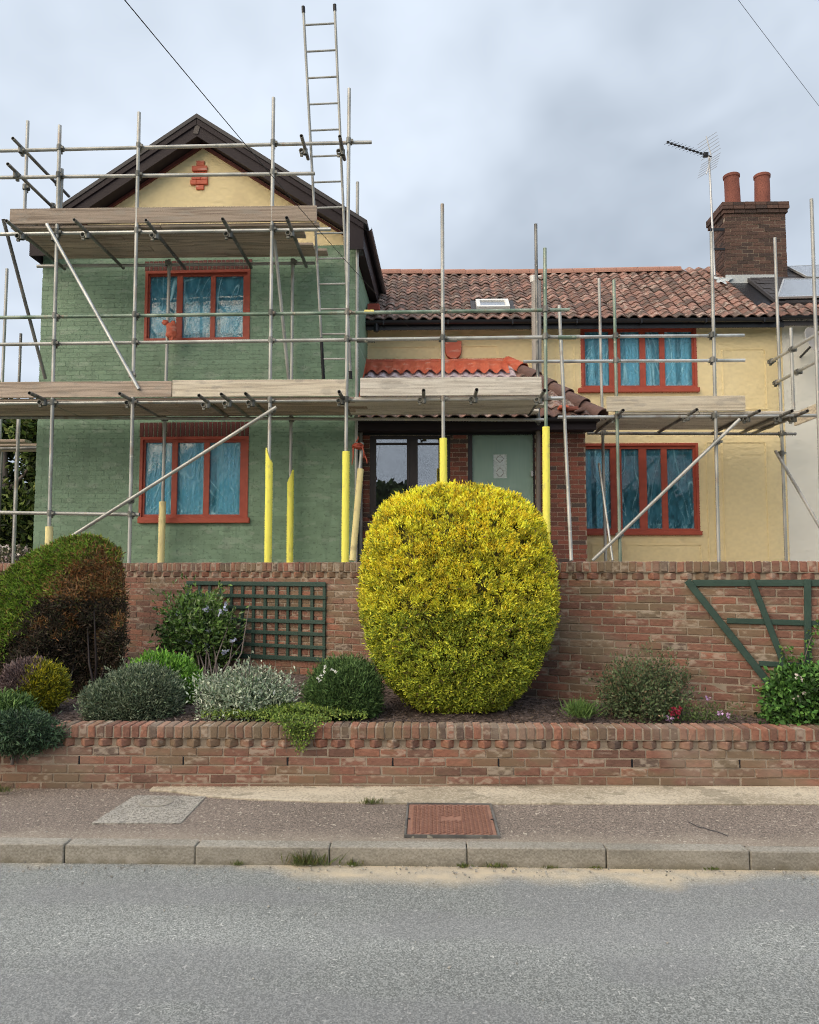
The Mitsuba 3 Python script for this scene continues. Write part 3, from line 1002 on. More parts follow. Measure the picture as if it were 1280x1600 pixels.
def roof_M(x, s, w=0.0):
    M = np.eye(4)
    M[:3, 0] = 1, 0, 0
    M[:3, 1] = 0, ca_, sa_
    M[:3, 2] = 0, -sa_, ca_
    M[:3, 3] = x, EY + s * ca_ - w * sa_, EZ + s * sa_ + w * ca_
    return M


roof = nk(yc + '__roof')
labels[roof] = {'label': 'weathered red pantile roof with dark lichen'}
deck = [box(RX0, RX1, 0.02, SLOPE, -0.16, -0.03), box(RX0, RX1, SLOPE + 0.01, SLOPE + 0.02, -0.16, -0.05)]
scene[roof + '__underlay'] = {**mikit.ply(deck[0], 'black_mat'), 'to_world': T(roof_M(0, 0).tolist())}
M2 = np.eye(4)
M2[:3, 1] = 0, ca_, -sa_
M2[:3, 2] = 0, sa_, ca_
M2[:3, 3] = 0, RY, EZ + SLOPE * sa_
scene[roof + '__back_slope'] = {**mikit.ply(box(RX0, RX2, 0.02, 3.4, -0.16, 0.0), 'hip_tile_mat'), 'to_world': T(M2.tolist())}
tiles = tile_shapes(24, 'tile_mat', 5)
GAUGE = 0.19
rows = int(SLOPE / GAUGE)
spots = []
sk_u0, sk_v = P(742, 466, 14.1)[0], 0
for r in range(rows + 1):
    c0 = 0
    x = RX0 + 0.1
    while x < RX1:
        q = np.array(roof_M(x, r * GAUGE + 0.12)[:3, 3]) - EYE
        k = FPX / np.dot(q, FWD)
        pxx, pyy = 640 + np.dot(q, RIGHT) * k, 800 - np.dot(q, UP) * k
        if 1118 < pxx < 1220 and pyy < 446 and r > 5 and pxx > 1125 + (pyy - 430) * 1.5:
            x += TP
            continue
        if 744 < pxx < 794 and 466 < pyy < 484:
            x += TP
            continue
        # the right-hand verge runs diagonally against the neighbour's slates
        if pxx > 1163 + (pyy - 434) * 1.55:
            x += TP
            continue
        vis = 600 < pxx < 1215
        spots.append((x, r, k if vis else 0))
        x += TP
order = sorted(range(len(spots)), key=lambda i: -spots[i][2])
keep = set(order[:298])
rv, rf, ruv, nn = [], [], [], 0
for i, (x, r, k) in enumerate(spots):
    sag = -0.02 * math.sin((x - RX0) / (RX1 - RX0) * math.pi) * r / rows
    M = roof_M(x + RNG.normal(0, 0.004), r * GAUGE + 0.12 + RNG.normal(0, 0.006), 0.006 + sag + RNG.normal(0, 0.003)) @ rotm([0, 0, 1], RNG.normal(0, 0.02)) @ rotm([1, 0, 0], RNG.normal(0, 0.012))
    sh = tiles[RNG.integers(24)]
    if i in keep:
        put('tile', sh[0], roof, T(M.tolist()))
    else:
        v, f = xm(sh[1], M)
        rv.append((v, f))
        ruv.append(sh[2])
stuffpart(add('tiling', merge(rv), 'tile_mat', roof, uv=np.vstack(ruv)))
# ridge tiles
x = RX0
k = 0
while x < 4.95:
    a = np.linspace(0, math.pi, 9)

    def rt(u, v, x=x):
        al = u * math.pi
        return np.stack([x + v * 0.445, RY - 0.125 * np.cos(al), EZ + SLOPE * sa_ - 0.05 + 0.135 * np.sin(al) - 0.015 * np.sin(x * 0.9) + 0.004 * v], -1)
    add('ridge_tile', grid(8, 1, rt), 'ridge_mat', roof, smooth=True)
    x += 0.45
# fascia + gutter
add('fascia', box(cu0, FC.at(1213, 500)[0], EY - 13.8 + 0.0, EY - 13.8 + 0.025, EZ - 0.20, EZ - 0.04), 'black_mat', yc, M=FC.T)


def gut2(u, v, x0=P(572, 500, EY)[0], x1=P(1212, 497, EY)[0]):
    al = math.pi + u * math.pi
    return np.stack([x0 + (x1 - x0) * v, EY - 0.065 + 0.06 * np.cos(al), EZ - 0.065 + 0.06 * np.sin(al)], -1)


add('gutter', grid(10, 1, gut2), 'black_mat', yc, smooth=True)
for bxp in (600, 700, 800, 900, 1000, 1100, 1190):
    q = P(bxp, 503, EY)
    add('gutter_bracket', box(q[0] - 0.012, q[0] + 0.012, EY - 0.13, EY, EZ - 0.14, EZ - 0.062), 'black_mat', yc)
add('gutter_outlet', tube(P(588, 506, 13.44), P(588, 518, 13.44), 0.045, hollow=False), 'black_mat', yc)
# rooflight
sl_s = 0.46
rx0, rx1 = P(744, 475, 13.95)[0], P(795, 475, 13.95)[0]
rl = nk(yc + '__rooflight')
labels[rl] = {'label': 'small white rooflight among the pantiles'}
fpoly = sbox(0, 0, rx1 - rx0, 0.44).difference(sbox(0.07, 0.07, rx1 - rx0 - 0.07, 0.37))
m = trimesh.creation.extrude_polygon(fpoly, 0.09)
scene[rl + '__frame'] = {**mikit.ply(m, 'white_mat'), 'to_world': T(roof_M(rx0, sl_s - 0.12, 0.02).tolist())}
scene[rl + '__pane'] = {**mikit.ply(box(0.07, rx1 - rx0 - 0.07, 0.07, 0.37, 0.05, 0.06), 'roof_glass'), 'to_world': T(roof_M(rx0, sl_s - 0.12, 0.02).tolist())}
scene[rl + '__flashing'] = {**mikit.ply(box(-0.10, rx1 - rx0 + 0.10, -0.16, 0.52, 0.0, 0.022), 'slate_mat'), 'to_world': T(roof_M(rx0, sl_s - 0.12, 0.03).tolist())}
# grey soil vent pipe standing in front of the eaves
vp = nk(yc + '__vent_pipe')
labels[vp] = {'label': 'grey soil vent pipe with white cage top'}
scene[vp + '__pipe'] = mikit.ply(tube(P(839, 610, 13.35), P(838, 440, 13.35), 0.085, 16), 'grey_plastic', smooth=40)
scene[vp + '__cage'] = mikit.ply(merge([tube(P(833, 441, 13.35), P(833, 431, 13.35), 0.05, 10, hollow=False), tube(P(828, 433, 13.35), P(846, 432, 13.35), 0.025, 8, hollow=False)]), 'white_mat')
# chimney
ch = nk(yc + '__chimney')
labels[ch] = {'label': 'old dark brick chimney stack with two red pots'}
CY = 15.25
cx0, cx1 = P(1133.5, 380, CY)[0], P(1229, 380, CY)[0]
cd = 0.78
cz0, cz1 = P(1180, 446, CY)[2] - 0.45, P(1180, 333, CY)[2]
cz2 = P(1180, 315, CY)[2]
scene[ch + '__core'] = mikit.ply(box(cx0 + 0.008, cx1 - 0.008, CY + 0.008, CY + cd - 0.008, cz0, cz2 - 0.01), 'mortar_mat')
cb = []
FCH = Frame(0, CY, 0)
rngc = np.random.default_rng(8)
for a, b, za, zz in course_layout(cx0, cx1, cz0, int((cz1 - cz0) / 0.075), rng=rngc):
    o = float(np.clip(rngc.normal(0, 0.004), -0.006, 0.006))
    cb.append(box(a, b, CY + o, CY + 0.09, za, zz))
for a, b, za, zz in course_layout(CY + 0.1, CY + cd, cz0, int((cz1 - cz0) / 0.075), rng=rngc):
    o = float(np.clip(rngc.normal(0, 0.004), -0.006, 0.006))
    cb.append(box(cx0 + o, cx0 + 0.09, a, b, za, zz))
    cb.append(box(cx1 - 0.09, cx1 - o, a, b, za, zz))
zz0 = cz0 + int((cz1 - cz0) / 0.075) * 0.075
for kk, pr_ in enumerate((0.035, 0.06, 0.06)):
    za = zz0 + kk * 0.075
    for a, b, _, _ in course_layout(cx0 - pr_, cx1 + pr_, za, 1, rng=rngc):
        cb.append(box(a, b, CY - pr_ + rngc.normal(0, 0.004), CY + 0.09, za, za + 0.066))
    for a, b, _, _ in course_layout(CY + 0.1, CY + cd + pr_, za, 1, rng=rngc):
        cb.append(box(cx0 - pr_ + rngc.normal(0, 0.004), cx0 + 0.09, a, b, za, za + 0.066))
        cb.append(box(cx1 - 0.09, cx1 + pr_, a, b, za, za + 0.066))
k = ch + '__brickwork'
scene[k] = mikit.ply(merge(cb), 'chimney_mat', uv=rand_uv(len(cb)))
stuffpart(k)
ztopc = zz0 + 0.225
scene[ch + '__flaunching'] = mikit.ply(xm(cbox(cx1 - cx0 + 0.02, cd - 0.05, 0.06, 0.02), trans((cx0 + cx1) / 2, CY + cd / 2, ztopc)), 'mortar_mat')
for kk, pxc in enumerate((1145, 1190.5)):
    q = P(pxc, 295, CY + cd * 0.42)
    zt2 = P(pxc, 274, CY + cd * 0.42)[2]
    hgt = zt2 - ztopc
    prof = [(0.165, 0), (0.155, 0.08), (0.148, hgt - 0.07), (0.165, hgt - 0.06), (0.168, hgt - 0.01), (0.158, hgt), (0.125, hgt), (0.122, hgt - 0.3)]
    scene[ch + '__pot' + ('' if kk == 0 else '_001')] = {**mikit.ply(lathe(prof, 24), 'pot_mat', smooth=40), 'to_world': T().translate([q[0], q[1], ztopc]).rotate([0, 1, 0], -1.5 if kk == 0 else 1.0)}
# lead flashing at the chimney foot and white mortar splash
zf = P(1180, 442, CY)[2]
fl = [box(cx0 - 0.02, cx1 - 0.25, CY - 0.03, CY - 0.006, zf - 0.16, zf + 0.16)]
for kk in range(4):
    fl.append(box(cx0 - 0.03, cx0 - 0.006, CY + 0.05 + kk * 0.18, CY + 0.22 + kk * 0.18, zf - 0.1 + kk * 0.13, zf + 0.10 + kk * 0.13))
scene[ch + '__lead_flashing'] = mikit.ply(merge(fl), 'lead_mat')


def splash(u, v):
    al = u * 2 * math.pi
    r = v * (0.20 + 0.07 * np.sin(al * 7) + 0.08 * np.sin(al * 3 + 1))
    return np.stack([0.75 * r * np.cos(al), r * np.sin(al), 0.055 + 0.02 * (1 - v) + 0.01 * np.sin(al * 9)], -1)


qs = P(1126, 440, CY - 0.05)
scene[ch + '__mortar_splash'] = {**mikit.ply(grid(40, 6, splash), 'lead_mat', smooth=True), 'to_world': T(roof_M(qs[0], (qs[1] - EY) / ca_ - 0.02).tolist())}

# red alarm box on the yellow wall
ab = thing('alarm_box', 'red shield shaped alarm box high on the yellow wall', 'alarm box')
a, t = FC.at(696, 533, -0.08)
c, b = FC.at(721, 560, -0.08)
mu, hw = (a + c) / 2, (c - a) / 2
pts = [(mu - hw, t), (mu + hw, t)] + [(mu + hw * math.cos(al), (b + (t - b) * 0.5) - (t - b) * 0.5 * math.sin(al)) for al in np.linspace(0, math.pi, 14)]
add('cover', prism(Polygon(pts), -0.09, -0.012), 'orange_mat', ab, M=FC.T)
pts2 = [(mu - hw * 0.8 + (x - mu) * 0, z) for x, z in pts]
add('back_plate', prism(Polygon([(mu + (x - mu) * 1.06, (t + b) / 2 + (z - (t + b) / 2) * 1.06) for x, z in pts]), -0.011, -0.001), 'red_mat', ab, M=FC.T)
add('base_strip', box(mu - hw * 0.5, mu + hw * 0.5, -0.06, -0.012, b - 0.03, b - 0.002), 'frame_dark', ab, M=FC.T)

# ------------------------------------------------------------------ the porch
po = thing('brick_porch', 'dark red brick porch with green front door and pantiled lean-to roof', 'porch')
pu0, pu1 = FP.at(557, 760)[0], FP.at(916, 760)[0]
pz1 = FP.at(760, 668)[1]
PW = [FP.at(578, 681), FP.at(704, 806)]
PD = [FP.at(731, 676), FP.at(838, 880)]
whole = (PW[0][0], PW[1][1], PW[1][0], PW[0][1])
dhole = (PD[0][0], 1.7, PD[1][0], PD[0][1])
poly = sbox(pu0, 1.7, pu1, pz1).difference(sbox(*whole)).difference(sbox(*dhole))
for kk, g in enumerate(getattr(poly, 'geoms', [poly])):
    add('core', prism(g, 0.008, 0.2), 'mortar_mat', po, M=FP.T)
pb = course_layout(pu0, pu1, 1.7, int((pz1 - 1.7) / 0.075) + 1, holes=[whole, dhole])
rng = np.random.default_rng(14)
stuffpart(add('brickwork', merge([box(a, b, float(np.clip(rng.normal(0, 0.002), -0.004, 0.004)), 0.1, za, min(zz, pz1)) for a, b, za, zz in pb if za < pz1 - 0.02]), 'dark_brick_mat', po, uv=rand_uv(len([1 for q in pb if q[2] < pz1 - 0.02])), M=FP.T))
add('side_wall', box(pu1 - 0.2, pu1 - 0.004, 0.201, 1.37, 1.7, pz1), 'dark_brick_mat', po, M=FP.T)
# window: dark frame, two casements
pw = nk(po + '__window')
labels[pw] = {'label': 'dark framed porch window reflecting sky and trees'}
fpoly = sbox(*whole)
panesP = []
for p in ((588, 686, 636, 791), (653, 686, 698, 791)):
    a, t = FP.at(p[0], p[1], 0.05)
    c, b = FP.at(p[2], p[3], 0.05)
    panesP.append((a, b, c, t))
    fpoly = fpoly.difference(sbox(a, b, c, t))
scene[pw + '__frame'] = {**mikit.ply(prism(fpoly, 0.015, 0.09), 'frame_dark'), 'to_world': FP.T}
for kk, (a, b, c, t) in enumerate(panesP):
    s = '' if kk == 0 else '_001'
    scene[pw + '__pane' + s] = {**mikit.ply(box(a - 0.003, c + 0.003, 0.05, 0.056, b - 0.003, t + 0.003), 'mirror_glass'), 'to_world': FP.T}
    e = 0.035
    scene[pw + '__casement' + s] = {**mikit.ply(prism(sbox(a - e, b - e, c + e, t + e).difference(sbox(a, b, c, t)), 0.001, 0.0145), 'frame_dark'), 'to_world': FP.T}
    scene[pw + '__blind' + s] = {**mikit.ply(box(a, c, 0.036, 0.048, t - 0.10, t - 0.065), 'frame_dark'), 'to_world': FP.T}
scene[pw + '__sill'] = {**mikit.ply(box(whole[0] - 0.03, whole[2] + 0.03, -0.05, 0.014, whole[1] - 0.03, whole[1] + 0.03), 'frame_dark'), 'to_world': FP.T}
# head board above window and door
add('head_board', box(pu0 + 0.05, pu1 - 0.62, -0.02, -0.004, FP.at(700, 680)[1], pz1 + 0.01), 'black_mat', po, M=FP.T)
# door
dk = nk(po + '__door')
labels[dk] = {'label': 'grey-green front door with small patterned glass'}
dl, dtp = FP.at(737.5, 679, 0.05)
dr_, _ = FP.at(832.5, 679, 0.05)
dfp = Polygon([(dhole[0], 1.93), (dhole[0], dhole[3]), (dhole[2], dhole[3]), (dhole[2], 1.93), (dr_, 1.93), (dr_, dtp), (dl, dtp), (dl, 1.93)])
scene[dk + '__frame'] = {**mikit.ply(prism(dfp, 0.01, 0.1), 'frame_dark'), 'to_world': FP.T}
ga0, gt0 = FP.at(769, 708, 0.05)
ga1, gb0 = FP.at(794, 749, 0.05)
leaf = sbox(dl + 0.003, 1.94, dr_ - 0.003, dtp - 0.003).difference(sbox(ga0, gb0, ga1, gt0))
scene[dk + '__leaf'] = {**mikit.ply(prism(leaf, 0.05, 0.094), 'door_mat'), 'to_world': FP.T}
scene[dk + '__glazing_frame'] = {**mikit.ply(prism(sbox(ga0, gb0, ga1, gt0).difference(sbox(ga0 + 0.02, gb0 + 0.02, ga1 - 0.02, gt0 - 0.02)), 0.04, 0.08), 'door_mat'), 'to_world': FP.T}
scene[dk + '__glazing'] = {**mikit.ply(box(ga0 + 0.02, ga1 - 0.02, 0.06, 0.07, gb0 + 0.02, gt0 - 0.02), 'obscure_mat'), 'to_world': FP.T}
gm_, gh_ = (ga0 + ga1) / 2, (gt0 + gb0) / 2
for k, (sx, a0, a1) in enumerate(((-1, 0.15, 0.42), (1, 0.15, 0.42), (-1, -0.42, -0.05), (1, -0.42, -0.05))):
    tt_ = np.linspace(0, 1, 9)
    hh_ = gt0 - gb0
    pts = np.stack([gm_ + sx * 0.055 * np.sin(tt_ * math.pi), np.full(9, 0.058), gh_ + hh_ * (a0 + (a1 - a0) * tt_)], 1)
    scene[dk + '__lead_came' + ('' if k == 0 else f'_{k:03d}')] = {**mikit.ply(polytube(pts, 0.004, 5), 'steel_dark', smooth=True), 'to_world': FP.T}
hu, hz = FP.at(832, 740, 0.0)
scene[dk + '__handle'] = {**mikit.ply(xm(cbox(0.035, 0.03, 0.10, 0.008), trans(hu - 0.005, 0.0, hz)), 'alu_mat'), 'to_world': FP.T}
# downpipe beside the door
add('downpipe', tube(P(841, 664, 12.30), P(842, 885, 12.30), 0.04, 12, hollow=False), 'brown_plastic', po, smooth=40)
add('downpipe', tube(P(563, 664, 12.36), P(563, 885, 12.36), 0.04, 12, hollow=False), 'steel_dark', po, smooth=40)
# fascia, soffit
PEY = 12.12
pe_z = P(900, 655, PEY)[2]
pex1 = P(938, 650, PEY)[0]
add('fascia', box(pu0 - 0.02, pex1 - 0.06, PEY + 0.02, PEY + 0.045, pe_z - 0.16, pe_z), 'fascia_mat', po)
add('soffit', box(pu0 - 0.02, pex1 - 0.06, PEY + 0.046, 12.41, pe_z - 0.158, pe_z - 0.14), 'fascia_mat', po)


def gut3(u, v):
    al = math.pi + u * math.pi
    return np.stack([pu0 + (pex1 - 0.02 - pu0) * v, PEY - 0.04 + 0.058 * np.cos(al), pe_z + 0.01 + 0.058 * np.sin(al)], -1)


add('gutter', grid(10, 1, gut3), 'black_mat', po, smooth=True)
# lean-to roof: front slope with hip at the right
ptz = FC.at(650, 566)[1]
run = 13.78 - PEY
pp = (ptz - (pe_z + 0.05)) / run
pcs, psn = 1 / math.hypot(1, pp), pp / math.hypot(1, pp)
xtop = P(791, 565, 13.78)[0]
xhip = pex1


def porch_M(x, s, w=0.0):
    M = np.eye(4)
    M[:3, 1] = 0, pcs, psn
    M[:3, 2] = 0, -psn, pcs
    M[:3, 3] = x, PEY + s * pcs - w * psn, pe_z + 0.05 + s * psn + w * pcs
    return M


proof = nk(po + '__roof')
labels[proof] = {'label': 'porch roof with pale pantiles and orange-red painted top flashing'}
SLP = run / pcs
under = trimesh.creation.extrude_polygon(Polygon([(pu0 - 0.02, 0), (xhip, 0), (xtop, SLP), (pu0 - 0.02, SLP)]), 0.05)
scene[proof + '__underlay'] = {**mikit.ply(under, 'black_mat'), 'to_world': T(porch_M(0, 0, -0.085).tolist())}
# right hip slope
hipn = np.array([[xhip, PEY, pe_z + 0.03], [xhip, 13.78, pe_z + 0.03], [xtop, 13.78, ptz - 0.02], [xhip, PEY, pe_z - 0.02], [xhip, 13.78, pe_z - 0.02], [xtop, 13.78, ptz - 0.08]])
scene[proof + '__hip_slope'] = mikit.ply((hipn, np.array([[0, 1, 2], [3, 5, 4], [0, 3, 4], [0, 4, 1], [1, 4, 5], [1, 5, 2], [0, 2, 5], [0, 5, 3]])), 'hip_tile_mat')
ptl = tile_shapes(12, 'porch_tile_mat', 55)
prow = int(SLP / 0.29)
for r in range(prow):
    x = pu0 + 0.10
    while x < xhip + (xtop - xhip) * (r * 0.29 + 0.2) / SLP - 0.05:
        put('tile', (ptl[RNG.integers(12)] if r >= prow - 3 and x < 1.6 else tiles[RNG.integers(24)])[0], proof, T((porch_M(x, r * 0.29 + 0.13, 0.01) @ rotm([0, 0, 1], RNG.normal(0, 0.015))).tolist()))
        x += TP
# red flashing with scalloped lower edge
fe = []
nx = 200


def flash(u, v):
    x = pu0 + 0.05 + (xtop - pu0 - 0.05) * u
    ph = (x - pu0 - 0.10) / TP
    low = SLP - 0.60 - 0.085 * np.cos(2 * math.pi * ph)
    s = SLP + 0.02 - (SLP + 0.02 - low) * v
    w = 0.05 + 0.034 * v + 0.030 * np.sin(2 * math.pi * ph + 0.4) * v
    return np.stack([x, PEY + s * pcs - w * psn, pe_z + 0.05 + s * psn + w * pcs], -1)


scene[proof + '__top_flashing'] = mikit.ply(grid(220, 6, flash), 'orange_mat', smooth=True)
scene[proof + '__top_ridge'] = mikit.ply(polytube([P(566, 566, 13.72), P(700, 565, 13.72), P(792, 564, 13.72)], 0.05, 10), 'orange_mat', smooth=40)
scene[proof + '__side_flashing'] = mikit.ply(xm(box(P(555, 612, 12.7)[0], P(566, 612, 12.7)[0], SLP * 0.12, SLP - 0.03, 0.085, 0.11), porch_M(0, 0)), 'orange_mat')
hp0, hp1 = np.array([xtop, 13.72, ptz - 0.02]), np.array([xhip, PEY + 0.02, pe_z + 0.06])
hd = (hp1 - hp0) / np.linalg.norm(hp1 - hp0)
hx_ = np.cross(hd, [0, 0, 1])
hx_ /= np.linalg.norm(hx_)
hn_ = np.cross(hx_, hd)
nh = 6
for k in range(nh):
    a, b = hp0 + (hp1 - hp0) * k / nh, hp0 + (hp1 - hp0) * (k + 1.12) / nh
    jx_, jn_ = RNG.normal(0, 0.012), RNG.normal(0, 0.006)

    def hip(u, v, a=a, b=b, jx_=jx_, jn_=jn_):
        al = math.pi * (u * 1.16 - 0.08)
        r = 0.098 + 0.034 * v
        q = a[None, None, :] + (b - a)[None, None, :] * v[..., None]
        return q + hx_ * (np.cos(al) * r + jx_)[..., None] + hn_ * (np.sin(al) * r + 0.012 * v + jn_)[..., None]

    def hip_in(u, v):
        return hip(u, v) - hn_ * 0.016 * 1.0

    v1, f1 = grid(14, 3, hip)
    v2, f2 = grid(14, 3, hip_in)
    lipv = np.vstack([v1.reshape(15, 4, 3)[:, 3], v2.reshape(15, 4, 3)[:, 3]])
    li = np.arange(14)
    lipf = np.vstack([np.stack([li, li + 1, li + 16], 1), np.stack([li, li + 16, li + 15], 1)])
    add('hip_tile', merge([(v1, f1), (v2, f2[:, ::-1]), (lipv, lipf)]), 'orange_mat' if k == 0 else 'hip_tile_mat', proof)
# loose tile pieces near the foot of the hip
for (px_, py_, m_) in ((880, 637, 'orange_mat'), (893, 640, 'pot_mat'), (904, 642, 'hip_tile_mat')):
    q = P(px_, py_, PEY + 0.02)
    add('eaves_tile', xm(cbox(0.16, 0.2, 0.05, 0.01, 0.008, RNG), trans(*q) @ rotm([0, 1, 0], RNG.normal(0, 0.2))), m_, proof)

# ------------------------------------------------------------------ the white house at the right
wh = thing('white_house', 'white rendered house adjoining the yellow cottage at the right edge', 'house')
add('wall', box(cu1 + 0.002, 9.6, -0.004, 0.3, 1.7, czt - 0.03), 'white_render_mat', wh, M=FC.T)
add('soffit', box(cu1 - 0.12, 9.6, -0.32, -0.006, czt - 0.055, czt - 0.03), 'white_mat', wh, M=FC.T)


def gut4(u, v):
    al = math.pi + u * math.pi
    return np.stack([P(1217, 500, EY)[0] + 3.2 * v, EY - 0.065 + 0.06 * np.cos(al), EZ - 0.03 + 0.06 * np.sin(al)], -1)


add('gutter', grid(10, 1, gut4), 'black_mat', wh, smooth=True)
add('fascia', box(P(1215, 500, EY)[0], 9.6, EY - 13.8 + 0.0, EY - 13.8 + 0.025, EZ - 0.17, EZ - 0.03), 'slate_mat', wh, M=FC.T)
wroof = nk(wh + '__roof')
scene[wroof + '__underlay'] = {**mikit.ply(box(RX1 + 0.004, 9.6, 0.02, SLOPE, -0.16, -0.03), 'black_mat'), 'to_world': T(roof_M(0, 0).tolist())}
for r in range(3):
    x = RX1 + 0.1 + r * 0.02
    while x < 8.3:
        put('tile', tiles[RNG.integers(24)][0], wroof, T((roof_M(x, r * GAUGE + 0.12, 0.008) @ rotm([0, 0, 1], RNG.normal(0, 0.02))).tolist()))
        x += TP


def on_roof(px_, py_, w=0.0):
    """(x, s) on the roof plane seen at a pixel."""
    r = ray(px_, py_)
    nrm = np.array([0, -sa_, ca_])
    o = np.array([0, EY, EZ]) + nrm * w
    t = np.dot(o - EYE, nrm) / np.dot(r, nrm)
    q = EYE + r * t
    return q[0], (q[1] - EY + w * sa_) / ca_


sx0, ss0 = on_roof(1166, 433, 0.05)
sx1, ss1 = on_roof(1216, 472, 0.05)
slp = Polygon([(sx0, min(ss0, SLOPE)), (sx1, 0.62), (9.6, 0.62), (9.6, SLOPE), (sx0, SLOPE)])
m = trimesh.creation.extrude_polygon(slp.buffer(0), 0.06)
scene[wroof + '__slate_slope'] = {**mikit.ply(m, 'slate_mat'), 'to_world': T(roof_M(0, 0, -0.01).tolist())}
rng = np.random.default_rng(2)
slt = []
sgauge = 0.16
for r in range(int((SLOPE - 0.64) / sgauge)):
    x = sx0 - 0.3 + (r % 2) * 0.12
    while x < 8.4:
        s0 = 0.66 + r * sgauge
        if slp.contains(sbox(x, s0, x + 0.23, s0 + sgauge)):
            slt.append(xm(box(0, 0.232, 0, 0.19, 0.0, 0.012), roof_M(x, s0, 0.052 + rng.normal(0, 0.002)) @ rotm([1, 0, 0], -0.03)))
        x += 0.24
stuffpart(add('slate', merge(slt), 'slate_mat', wroof))
for kk, (quad_, lab) in enumerate((([(1226, 437), (1300, 437), (1300, 462), (1217, 464)], 'lower'), ([(1233, 417), (1300, 414), (1300, 434), (1262, 432)], 'upper'))):
    pts = [on_roof(a, b, 0.12) for a, b in quad_]
    pts = [(x, min(s, SLOPE + 0.3)) for x, s in pts]
    pk = nk(wh + '__solar_panel')
    m = trimesh.creation.extrude_polygon(Polygon(pts).buffer(0), 0.03)
    scene[pk + '__glass'] = {**mikit.ply(m, 'roof_glass'), 'to_world': T(roof_M(0, 0, 0.10).tolist())}
    m = trimesh.creation.extrude_polygon(Polygon(pts).buffer(0.03, join_style=2).difference(Polygon(pts).buffer(0.002)), 0.04)
    scene[pk + '__frame'] = {**mikit.ply(m, 'alu_mat'), 'to_world': T(roof_M(0, 0, 0.094).tolist())}
# satellite dish
sd = thing('satellite_dish', 'grey satellite dish on the white wall behind the right hand poles', 'satellite dish')
q = P(1272, 537, 13.3)
prof = [(0.001, 0), (0.08, 0.006), (0.16, 0.026), (0.24, 0.06), (0.245, 0.055), (0.16, 0.02), (0.08, -0.001), (0.001, -0.006)]
Ms = trans(*q) @ rotm([0, 0, 1], 0.5) @ rotm([1, 0, 0], math.radians(70)) @ np.diag([1.2, 1.2, 1.2, 1])
add('reflector', xm(lathe(prof, 28), Ms), 'grey_plastic', sd, smooth=40)
add('arm', tube(q + [0.02, -0.03, -0.2], q + [0.12, -0.42, -0.02], 0.012, 8, hollow=False), 'black_mat', sd)
add('receiver', tube(q + [0.12, -0.44, -0.02], q + [0.1, -0.34, 0.01], 0.03, 10, hollow=False), 'grey_plastic', sd)
add('bracket', tube(q + [0, 0.03, 0], q + [0.0, 0.49, -0.1], 0.02, 8, hollow=False), 'black_mat', sd)

# ------------------------------------------------------------------ television aerial
ta = thing('television_aerial', 'television aerial on a tall grey mast fixed to the chimney', 'aerial')
MY = CY + 0.02
m0, m1 = P(1117, 430, MY), P(1108, 243, MY)
add('mast', tube(m0, m1, 0.022, 10, hollow=False), 'alu_mat', ta, smooth=40)
add('wall_bracket', box(m0[0] - 0.06, cx0 - 0.008, MY - 0.02, MY + 0.02, P(1115, 361, MY)[2], P(1115, 357, MY)[2]), 'black_mat', ta)
add('wall_bracket', box(m0[0] - 0.06, cx0 - 0.008, MY - 0.02, MY + 0.02, P(1115, 391, MY)[2], P(1115, 388, MY)[2]), 'black_mat', ta)
b0, b1 = P(1112, 245, MY - 0.05), P(1043, 222, MY - 0.55)
add('boom', tube(b0, b1, 0.012, 8, hollow=False), 'black_mat', ta)
bd = (b1 - b0) / np.linalg.norm(b1 - b0)
ex, ey, _ = basis(bd)
el = np.cross(bd, [0, 0, 1])
el /= np.linalg.norm(el)
up_ = np.cross(el, bd)
for k in range(11):
    c = b0 + (b1 - b0) * (0.16 + 0.083 * k)
    add('director', merge([tube(c - el * 0.10, c + el * 0.10 + up_ * 0.0, 0.004, 5, hollow=False), xm(cbox(0.045, 0.03, 0.05, 0.006), trans(*c))]), 'black_mat' if k % 1 == 0 else 'alu_mat', ta)
for s in (-1, 1):
    for k in range(6):
        c = b0 + bd * (0.02 + 0.02 * k) + up_ * s * (0.05 + 0.062 * k)
        add('reflector_rod', tube(c - el * 0.26, c + el * 0.26, 0.0045, 5, hollow=False), 'alu_mat', ta)
    add('reflector_stay', tube(b0, b0 + bd * 0.14 + up_ * s * 0.40, 0.01, 6, hollow=False), 'alu_mat', ta)
add('dipole_box', xm(cbox(0.10, 0.08, 0.09, 0.01), trans(*(b0 + bd * 0.16))), 'black_mat', ta)

# ------------------------------------------------------------------ scaffolding
sc = thing('scaffolding', 'steel tube scaffolding with timber decks in front of the houses', 'scaffolding')
F_, I_, RF, RI = 10.8, 11.95, 11.8, 13.3
RT = 0.0262
GZ = 1.93


def pole_px(pxr, pyr, Y, top, m='steel_mat', r=RT, bottom=None, name='standard'):
    q = P(pxr, pyr, Y)
    zt_ = P(pxr, top, Y)[2]
    zb_ = GZ - 0.02 if bottom is None else P(pxr, bottom, Y)[2]
    lean = RNG.normal(0, 0.004, 2)
    a = np.array([q[0] + lean[0] * (zb_ - q[2]), Y, zb_])
    b = np.array([q[0] + lean[0] * (zt_ - q[2]), Y + lean[1] * 2, zt_])
    return add(name, tube(a, b, r), m, sc, smooth=40), a, b


def sleeve(std, a, b, pt, Y, m='sleeve_yellow', slant=0.0, pb_=None):
    z0 = GZ if pb_ is None else P(640, pb_, Y)[2]
    z1 = P(640, pt, Y)[2]
    d = (b - a) / (b - a)[2]
    key = nk(std + '__sleeve')
    scene[key] = mikit.ply(tube(a + d * (z0 - a[2]), a + d * (z1 - a[2]), 0.053, 16, wall=0.020, slant=slant), m, smooth=40)
    labels[key] = {'label': 'yellow foam protective sleeve on the pole'}


